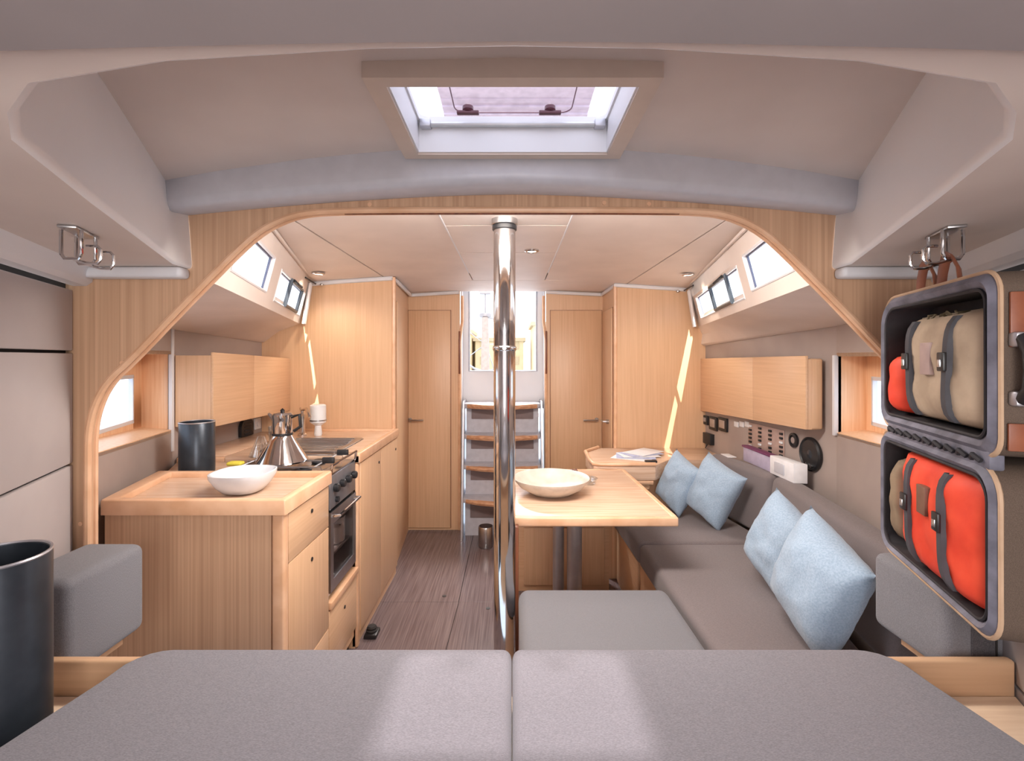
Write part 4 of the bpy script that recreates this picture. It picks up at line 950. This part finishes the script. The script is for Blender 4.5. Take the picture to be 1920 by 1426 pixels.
# ================================================================== MAST POST
t = thing('mast_post', 'polished steel mast compression post rising from the saloon floor to the ceiling', 'post', (-.028, 1.85, 0))
px_, py_ = (946 - 960) * 1.85 / F, 1.85
b = BM(); cyl(b, (px_, py_, .0), .042, 1.86, 'z', 40); obj('tube', b, chrome, t)
b = BM(); cyl(b, (px_, py_, 1.858), .047, .020, 'z', 32, .003); obj('top_collar', b, wood_dark if False else black, t)
b = BM(); cyl(b, (px_, py_, 1.878), .05, .026, 'z', 32, .002); obj('ceiling_flange', b, steel, t)
b = BM(); cyl(b, (px_, py_, .0005), .06, .014, 'z', 32, .003); obj('foot_flange', b, steel, t)
b = BM(); lathe(b, [(.0425, 1.395), (.046, 1.40), (.046, 1.41), (.0425, 1.415)], (px_, py_, 0), 32); obj('sleeve_ring', b, chrome, t)
b = BM(); cyl(b, (px_, py_ - .049, 1.405), .007, .008, 'y', 14); obj('screw', b, steel, t)
# box conduit behind the post lower part
b = BM(); box(b, px_ + .02, px_ + .055, py_ + .045, py_ + .085, 0.0, .70, .003); obj('conduit', b, wood_dark, t)

# ================================================================== TABLE
t = thing('saloon_table', 'oak saloon table on two grey column legs beside the mast post', 'table', (.3, 2.35, 0))
TZ = .72
b = BM(); prism(b, [(-.012, 1.965, TZ - .03), (.655, 1.965, TZ - .03), (.635, 2.775, TZ - .03), (.0, 2.775, TZ - .03)], (0, 0, .03), .004); obj('top', b, wood_top, t)
b = BM(); box(b, -.03, .676, 1.945, 1.968, TZ - .036, TZ + .001, .006, 3); obj('edge_rail', b, wood_edge, t)
b = BM(); hexa(b, [(.652, 1.965, TZ - .036), (.676, 1.965, TZ - .036), (.655, 2.79, TZ - .036), (.632, 2.79, TZ - .036), (.652, 1.965, TZ + .003), (.676, 1.965, TZ + .003), (.655, 2.79, TZ + .003), (.632, 2.79, TZ + .003)], .006, 3); obj('edge_rail', b, wood_edge, t)
b = BM(); box(b, -.0, .64, 2.772, 2.792, TZ - .036, TZ + .003, .005, 3); obj('edge_rail', b, wood_edge, t)
b = BM(); box(b, .02, .56, 2.06, 2.68, TZ - .06, TZ - .031); obj('under_frame', b, wood_z, t)
for px, d in ((1047, 2.22), (1077, 2.18)):
    b = BM(); x = (px - 960) * d / F; cyl(b, (x, d, 0.012), .034 if px > 1060 else .026, TZ - .08, 'z', 24); obj('leg', b, tube_gray, t)
    b = BM(); cyl(b, (x, d, 0.0005), .05, .012, 'z', 24, .003); obj('foot_plate', b, steel, t)
# stone bowl
t = thing('bowl', 'wide shallow pale stone bowl on the saloon table', 'bowl', (.19, 2.3, TZ))
bx_, by_ = (1034 - 960) * 2.30 / F, 2.30
b = BM(); lathe(b, [(.07, 0), (.10, .006), (.15, .035), (.18, .068), (.182, .078), (.177, .078), (.165, .06), (.13, .03), (.08, .014), (.0001, .012)], (bx_, by_, TZ + .0005), 48); obj('shell', b, stone_bowl, t, 60)
# sunglasses lying on bowl rim
t = thing('sunglasses', 'dark red framed sunglasses on the table behind the stone bowl', 'sunglasses', (.30, 2.58, TZ))
for i, x in enumerate((.255, .325)):
    b = BM(); pts = [(x + .026 * q[0], 2.60, TZ + .024 + .019 * q[1]) for q in [(math.cos(a), math.sin(a)) for a in [2 * PI * k / 20 for k in range(20)]]]; tube(b, pts, .0035, 6, True); obj('rim', b, red_dk, t)
    b = BM(); prism(b, [(p[0], 2.599, p[2]) for p in pts], (0, .002, 0)); obj('lens', b, black, t)
    b = BM(); s = -1 if i == 0 else 1; tube(b, [(x + s * .028, 2.60, TZ + .035), (x + s * .032, 2.66, TZ + .033), (x + s * .028, 2.72, TZ + .012)], .003, 6); obj('arm', b, red_dk, t)
b = BM(); tube(b, [(.281, 2.60, TZ + .03), (.29, 2.598, TZ + .036), (.299, 2.60, TZ + .03)], .003, 6); obj('bridge', b, red_dk, t)
# clear glass ornament
t = thing('glass_dish', 'small clear cut glass dish on the table beside the stone bowl', 'dish', (.38, 2.48, TZ))
b = BM(); lathe(b, [(.02, 0), (.026, .004), (.034, .03), (.040, .032), (.036, .036), (.022, .010), (.0001, .008)], (.402, 2.46, TZ + .0005), 10); obj('dish', b, clear_glass, t, 10)

# ================================================================== SOFA
SZ = .47
sb = thing('sofa_base', 'oak base of the L-shaped sofa', 'sofa base', (.9, 2.2, 0))
b = BM(); prism(b, [(.645, 1.35, 0), (1.05, 1.35, 0), (1.34, 2.2, 0), (1.30, 2.94, 0), (.645, 2.94, 0)], (0, 0, SZ - .115)); obj('body', b, wood_z, sb)
b = BM(); box(b, .04, .60, 1.45, 1.84, 0, SZ - .115); obj('return_body', b, wood_z, sb)
b = BM(); box(b, .633, .645, 2.42, 2.90, .03, SZ - .13, .002); obj('door', b, wood_y, sb)
def seat(pts, z0, z1, lab, r=.028, name='seat_cushion', cat='cushion', mat=None):
    b = BM(); t = bmesh.new(); f0 = [t.verts.new((*p, z0)) for p in pts]; f1 = [t.verts.new((*p, z1)) for p in pts]; n = len(pts)
    t.faces.new(f0[::-1]); t.faces.new(f1)
    for i in range(n): t.faces.new((f0[i], f0[(i + 1) % n], f1[(i + 1) % n], f1[i]))
    bmesh.ops.recalc_face_normals(t, faces=t.faces)
    bmesh.ops.bevel(t, geom=list(t.edges), offset=r, segments=5, profile=.5, affect='EDGES', clamp_overlap=True)
    merge(b, t); return tag(obj(name, b, mat or fab_sofa, smooth=50), lab, cat)
seat([(.615, 2.335), (1.27, 2.335), (1.20, 2.93), (.60, 2.93)], SZ - .114, SZ, 'taupe grey seat cushion at the chart table end of the sofa')
seat([(.625, 1.36), (1.06, 1.36), (1.25, 2.33), (.615, 2.33)], SZ - .114, SZ, 'long taupe grey seat cushion carrying the two large pale blue pillows')
seat([(.025, 1.43), (.612, 1.43), (.606, 1.885), (.025, 1.885)], SZ - .114, SZ + .002, 'grey seat cushion of the short sofa return in front of the table', r=.04, mat=fab_cush)
def backc(a, c, ztop, th, lab, lean=.05):
    """a, c: front-bottom points (x,y) fore and aft"""
    b = BM(); A = Vector((*a, SZ + .002)); B = Vector((*c, SZ + .002)); o = Vector((th, 0, 0)); l = Vector((lean, 0, 0)); Z = Vector((0, 0, ztop - SZ))
    hexa(b, [A, A + o, B + o, B, A + l + Z, A + l + o * .85 + Z, B + l + o * .85 + Z, B + l + Z], .03, 5)
    return tag(obj('back_cushion', b, fab_sofa, smooth=50), lab, 'cushion')
backc((1.075, 1.37), (1.235, 2.37), .785, .12, 'long taupe grey backrest cushion behind the two large pale blue pillows')
backc((1.245, 2.385), (1.17, 2.93), .785, .10, 'shorter taupe grey backrest cushion below the white binder', lean=.03)

# pillows
def pillow(w_, h_, t_, mat4, seed, lab):
    b = BM(); N = 22
    for side in (1, -1):
        G = []
        for i in range(N + 1):
            row = []
            for j in range(N + 1):
                a, c = -1 + 2 * i / N, -1 + 2 * j / N
                pin = 1 - .07 * (1 - a * a) * (abs(c) ** 2) ; pin2 = 1 - .07 * (1 - c * c) * (abs(a) ** 2)
                th = (max(0, 1 - abs(a) ** 3) * max(0, 1 - abs(c) ** 3)) ** .52
                wr = .012 * noise.noise(Vector((a * 2.2 + seed, c * 2.2, side))) * th + .006 * noise.noise(Vector((a * 6 + seed, c * 6, side))) * th
                row.append(b.verts.new((a * w_ / 2 * pin2, side * (t_ / 2 * th + wr), c * h_ / 2 * pin)))
            G.append(row)
        for i in range(N):
            for j in range(N): b.faces.new((G[i][j], G[i + 1][j], G[i + 1][j + 1], G[i][j + 1]))
    bmesh.ops.remove_doubles(b, verts=b.verts, dist=.0005)
    edge = [(a * w_ / 2, 0, c * h_ / 2) for a, c in ((-1, -1), (1, -1), (1, 1), (-1, 1))]
    bmesh.ops.transform(b, matrix=mat4, verts=b.verts)
    return tag(obj('pillow', b, fab_blue, smooth=80), lab, 'pillow', 'pale blue linen pillows on the sofa')
def PM(loc, rz, rx, ry=0): return Matrix.Translation(loc) @ Matrix.Rotation(math.radians(rz), 4, 'Z') @ Matrix.Rotation(math.radians(ry), 4, 'Y') @ Matrix.Rotation(math.radians(rx), 4, 'X')
# near ones: (1455-1625, 970-1215) and (1400-1530, 940-1135)
pillow(.32, .345, .17, PM((.965, 1.515, .664), -92, -12, 18), 1, 'pale blue pillow nearest the berth, in front of the large pair')
pillow(.30, .32, .15, PM((1.03, 1.83, .652), -84, -12, 22), 4, 'pale blue pillow of the large pair, farther from the berth')
pillow(.27, .33, .15, PM((1.085, 2.585, .652), -66, -14, 20), 8, 'pale blue pillow of the small far pair, resting against the backrest')
pillow(.24, .31, .13, PM((.955, 2.765, .650), -72, -14, 20), 11, 'pale blue pillow of the small far pair, next to the chart table')

# low locker behind the table
t = thing('low_locker', 'low oak locker with a framed front behind the table legs', 'cabinet', (.28, 3.0, 0))
b = BM(); box(b, .03, .57, 2.82, 2.95, 0, .42); obj('body', b, wood_x, t)
b = BM(); box(b, .07, .54, 2.805, 2.82, .04, .375, .003); obj('door', b, wood_z, t)
b = BM(); box(b, .02, .585, 2.80, 2.95, .42, .50, .02, 3); obj('seat_pad', b, fab_sofa, t)
# chart table
t = thing('chart_table', 'oak chart table with raised edge against the starboard bulkhead', 'desk', (.9, 3.0, 0))
NZ = .745
cx0 = .475; cyn = 2.57
out_ = [(.44, 2.62), (.47, 2.57), (1.0, 2.57), (1.30, 2.80), (1.35, D3R - .004), (.60, D3R - .004), (.47, 2.95)]
out_ = [(.475, 2.92), (.48, 2.83), (.52, 2.81), (.84, 2.81), (.97, 2.965), (1.34, 2.965), (1.345, D3R - .004), (.60, D3R - .004), (.49, 3.2)]
b = BM(); prism(b, [(x, y, NZ - .095) for x, y in out_], (0, 0, .09), .006, 2); obj('top', b, wood_top, t)
b = BM(); tube(b, [(x, y, NZ + .0) for x, y in out_[:4]], .012, 8); tube(b, [(x, y, NZ) for x, y in (out_[-2], out_[-1], out_[0])], .012, 8); obj('fiddle_rail', b, wood_edge, t)
b = BM(); tube(b, [(x, y, NZ - .108) for x, y in ((.49, 2.85), (.52, 2.83), (.83, 2.83))], .016, 8); obj('lower_edge', b, wood_edge, t)
b = BM(); box(b, .62, 1.25, 2.975, 2.99, 0, NZ - .096); obj('front_panel', b, wood_warm, t)
b = BM(); box(b, .60, .62, 2.975, D3R - .005, 0, NZ - .096); obj('side_panel', b, wood_z, t)
b = BM(); box(b, .66, .82, 2.85, 2.97, NZ - .16, NZ - .098, .01); obj('drawer', b, wood_warm, t)
# papers on it
t = thing('chart_papers', 'loose pale blue papers lying on the chart table', 'papers', (.75, 3.0, NZ), None)
for k in range(5):
    b = BM(); cx, cy = .76 + .025 * k, 3.02 + .03 * k; a = .3 * k - .5; c_, s_ = math.cos(a), math.sin(a)
    q = [(-.12, -.08), (.12, -.08), (.12, .08), (-.12, .08)]
    prism(b, [(cx + x * c_ - y * s_, cy + x * s_ + y * c_, NZ - .0045 + .003 * k) for x, y in q], (0, 0, .002)); obj('sheet', b, paper_blue if k % 2 else papr, t)
b = BM(); box(b, .80, .87, 2.87, 2.90, NZ - .0045, NZ + .008, .003); tag(obj('pen_case', b, black), 'small black case near the edge of the chart table', 'case')

# starboard wall fittings.  wall x as a function of y
def wx(y): return lerp(HR[1][0], HR[2][0], (y - HR[1][1]) / (HR[2][1] - HR[1][1]))
def onw(px, s_off=0):   # y on the starboard wall under image column px
    k = (px - 960) / F; a = (HR[2][0] - HR[1][0]) / (HR[2][1] - HR[1][1]); return (HR[1][0] - a * HR[1][1]) / (k - a)
def wbox(px0, px1, py0, py1, th=.012):
    ya, yb = onw(px1), onw(px0); ym = (ya + yb) / 2
    za, zb_ = CH - (py1 - 670) * ym / F, CH - (py0 - 670) * ym / F
    return ya, yb, za, zb_
def wplate(parent, nm, ya, yb, za, zb_, th, mat, off=0):
    b = BM(); hexa(b, [(wx(ya) - off - th, ya, za), (wx(ya) - off, ya, za), (wx(yb) - off, yb, za), (wx(yb) - off - th, yb, za), (wx(ya) - off - th, ya, zb_), (wx(ya) - off, ya, zb_), (wx(yb) - off, yb, zb_), (wx(yb) - off - th, yb, zb_)], .002); return obj(nm, b, mat, parent)
# backing board
ya, yb, za, zb_ = wbox(1322, 1555, 780, 870)
t = thing('wall_speaker', 'round black loudspeaker on the starboard wall beside the white binder', 'speaker', (wx(2.28), 2.28, .82))
yc = onw(1522); zc = CH - (851 - 670) * yc / F
b = BM(); lathe(b, [(.080, 0), (.080, -.010), (.072, -.016), (.066, -.010)], (wx(yc) - .001, yc, zc), 32, 'x'); obj('ring', b, black, t)
b = BM(); lathe(b, [(.066, -.008), (.05, -.004), (.02, -.010), (.0001, -.014)], (wx(yc) - .001, yc, zc), 32, 'x'); obj('cone', b, charcoal, t)
for dy in (-.018, .018):
    b = BM(); cyl(b, (wx(yc) - .020, yc + dy, zc - .052), .009, .008, 'x', 12); obj('connector', b, chrome, t)
t = thing('round_gauge', 'small round dark gauge between the speaker and the breaker panel', 'gauge', (1.39, 2.35, .9))
yc = onw(1490); zc = CH - (825 - 670) * yc / F
b = BM(); lathe(b, [(.036, 0), (.036, -.010), (.026, -.012), (.024, -.006), (.0001, -.006)], (wx(yc) - .001, yc, zc), 24, 'x'); obj('bezel', b, black, t)
b = BM(); cyl(b, (wx(yc) - .010, yc, zc), .016, .003, 'x', 16); obj('dial', b, alu, t)
t = thing('breaker_panel', 'switch panel with four columns of small black breakers on the starboard wall', 'switch panel', (1.38, 2.55, .9))
ya, yb, za, zb_ = wbox(1404, 1472, 798, 858)
wplate(t, 'plate', ya, yb, za, zb_, .004, plain('pinkish_panel', (176, 150, 140), .4), .001)
for c_ in range(4):
    for r_ in range(7):
        y = lerp(yb - .03, ya + .02, c_ / 3); z = lerp(zb_ - .02, za + .02, r_ / 6)
        wplate(t, 'breaker', y - .012, y + .012, z - .006, z + .006, .008, black if (r_ + c_) % 5 else white_pl, .005)
t = thing('instrument_panel', 'dark cluster of navigation instruments under the locker, nearest the chart table end wall', 'instruments', (1.35, 3.1, 1.0))
for (a0, a1, c0, c1) in ((1318, 1330, 778, 795), (1333, 1347, 781, 806), (1350, 1366, 783, 808)):
    ya, yb, za, zb_ = wbox(a0, a1, c0, c1); q = wplate(t, 'instrument', ya, yb, za, zb_, .014, black, .001)
    wplate(q, 'display', ya + .02, yb - .02, za + .02, zb_ - .015, .002, alu, .0152)
t = thing('radio_handset', 'small black radio handset on the wall above the chart table', 'handset', (1.35, 3.1, .85))
ya, yb, za, zb_ = wbox(1326, 1340, 812, 832); hs = wplate(t, 'body', ya, yb, za, zb_, .03, black, .001)
b = BM(); ym = (ya + yb) / 2; tube(b, [(wx(ym) - .02, ym, za), (wx(ym) - .03, ym + .02, za - .03), (wx(ym) - .02, ym + .03, za - .02), (wx(ym) - .01, ym + .02, za + .02)], .003, 6); obj('coiled_cord', b, black, t)
# small labels/sockets strip
t = thing('socket_strip', 'strip of small pale sockets under the starboard locker', 'sockets', (1.37, 2.7, .98))
for px in (1378, 1388, 1398, 1478):
    ya, yb, za, zb_ = wbox(px, px + 8, 790, 800); q = wplate(t, 'socket', ya, yb, za, zb_, .006, white_pl, .001)
# white binder + folder behind backrest
t = thing('box_file', 'white box file standing behind the sofa backrest beside the round speaker', 'binder', (1.3, 2.3, .78))
b = BM(); hexa(b, [(1.305, 2.225, .787), (1.365, 2.215, .787), (1.355, 2.42, .787), (1.305, 2.43, .787), (1.305, 2.225, .877), (1.365, 2.215, .877), (1.355, 2.42, .877), (1.305, 2.43, .877)], .003); obj('cover', b, papr, t)
b = BM(); box(b, 1.299, 1.305, 2.30, 2.38, .805, .855, .001); obj('spine_label', b, plain('grey_spine_label', (196, 196, 204), .6, var=3), t)
t = thing('folder', 'pale lilac folder with a purple edge between box file and wall', 'folder', (1.33, 2.55, .78))
b = BM(); box(b, 1.31, 1.345, 2.44, 2.72, .788, .865, .003); obj('cover', b, plain('lilac_cover', (178, 168, 190), .6), t)
b = BM(); box(b, 1.306, 1.349, 2.43, 2.73, .865, .875, .002); obj('top_edge', b, purple_m, t)
b = BM(); box(b, 1.26, 1.31, 2.80, 2.90, .786, .79, .001); tag(obj('paper_slip', b, papr), 'small white paper slip on the backrest edge near the folder', 'paper')

# ================================================================== COMPANIONWAY STEPS
t = thing('companionway_steps', 'companionway ladder with curved wooden treads and grey risers', 'steps', (x_(943), 3.75, 0))
sxa, sxb = x_(872, 3.8), x_(1012, 3.8)
tz = [(755, 3.80), (812, 3.76), (868, 3.72), (930, 3.68)]
zs = [CH - (py - 670) * d / F for py, d in tz]
for i, ((py, d), z) in enumerate(zip(tz, zs)):
    zn = zs[i + 1] if i < 3 else 0.0
    b = BM(); pts = [(lerp(sxa, sxb, k / 12), d - .05 - .085 * (1 - (2 * k / 12 - 1) ** 2), z - .035) for k in range(13)] + [(sxb, 3.94, z - .035), (sxa, 3.94, z - .035)]
    prism(b, pts, (0, 0, .035), .004, 2); tr = obj('tread', b, step_gray, t)
    b = BM(); pts = [(lerp(sxa + .03, sxb - .03, k / 12), d - .052 - .085 * (1 - (2 * k / 12 - 1) ** 2), z - .020) for k in range(13)]; tube(b, pts, .017, 8, flat=(1, 1.2)); obj('nosing', b, step_wood, tr)
    b = BM(); box(b, sxa + .01, sxb - .01, d + .02, d + .035, zn, z - .035); obj('riser', b, step_gray, t)
    b = BM(); box(b, sxa + .05, sxb - .05, d + .012, d + .021, lerp(zn, z, .45), z - .045, .003); obj('recess_panel', b, plain('taupe_recess_%d' % i, (128, 112, 112), .5, var=3), t)
for x in (sxa - .012, sxb + .004):
    b = BM(); hexa(b, [(x, 3.58, 0), (x + .012, 3.58, 0), (x + .012, 3.94, 0), (x, 3.94, 0), (x, 3.74, 1.03), (x + .012, 3.74, 1.03), (x + .012, 3.94, 1.03), (x, 3.94, 1.03)]); obj('side_plate', b, alu, t)
b = BM(); lathe(b, [(.05, 0), (.055, .01), (.055, .14), (.05, .15), (.0001, .15)], (x_(912, 3.55), 3.48, 0.001), 24); 
tag(obj('steel_canister', b, steel), 'polished steel canister on the floor at the foot of the steps', 'canister')

# ================================================================== CEILING LAMPS, CURTAINS
def downlight(px, py, lab, power, ang=150):
    k = (px - 960) / F; d = 2.0
    for _ in range(20): d = (cz(k * d) - CH) * F / (670 - py)
    x = k * d; z = cz(x)
    t = thing('ceiling_lamp', lab, 'lamp', (x, d, z), 'small round ceiling lamps')
    b = BM(); lathe(b, [(.036, 0), (.036, -.006), (.028, -.010), (.024, -.006)], (x, d, z - .0045), 24); obj('ring', b, chrome, t)
    b = BM(); cyl(b, (x, d, z - .012), .022, .004, 'z', 20); obj('lens', b, lampm, t)
    o = light('ceiling_lamp_light', 'SPOT', (x, d, z - .03), (0, 0, 0), power, (1, .86, .68), spot_size=math.radians(ang), spot_blend=.8, shadow_soft_size=.02); 
downlight(597, 510, 'small round ceiling lamp above the galley', 5)
downlight(997, 467, 'small round ceiling lamp beside the mast post', 12, 36)
downlight(1290, 512, 'small round ceiling lamp above the chart table', 5)
def curtain(s, D3, lab):
    b = BM(); ya, yb = D3 - .10, D3 - .012; N = 16; A = []
    for i in range(N + 1):
        y = lerp(ya, yb, i / N); x = s * (cb(y, s) - .055 - .010 * math.sin(i * 1.6)); A.append([b.verts.new((x + s * .02, y, 1.58)), b.verts.new((x, y, 1.70)), b.verts.new((x - s * .02, y, 1.83))])
    for a, c in zip(A, A[1:]):
        for k in range(2): b.faces.new((a[k], c[k], c[k + 1], a[k + 1]))
    r = bmesh.ops.solidify(b, geom=list(b.faces), thickness=.002)
    t = thing('curtain', lab, 'curtain', (s * cb(ya, s), ya, 1.58), 'small gathered window curtains'); obj('cloth', b, curt_m, t, 60)
    b = BM(); y = D3 - .16; tube(b, [(s * (cb(y, s) - .10), y - .1, 1.835), (s * (cb(D3 - .03, s) - .10), D3 - .02, 1.835)], .005, 8); obj('rod', b, black, t)
    b = BM(); lathe(b, [(.001, 0), (.012, .006), (.012, .014), (.001, .02)], (s * (cb(D3, s) - .16), D3 - .05, 1.815), 12); obj('hook_knob', b, steel, t)
curtain(-1, D3L, 'gathered white curtain at the galley window beside the end bulkhead')
curtain(1, D3R, 'gathered white curtain at the window above the chart table')

for o in bpy.data.objects:
    if '_org' in o: del o['_org']
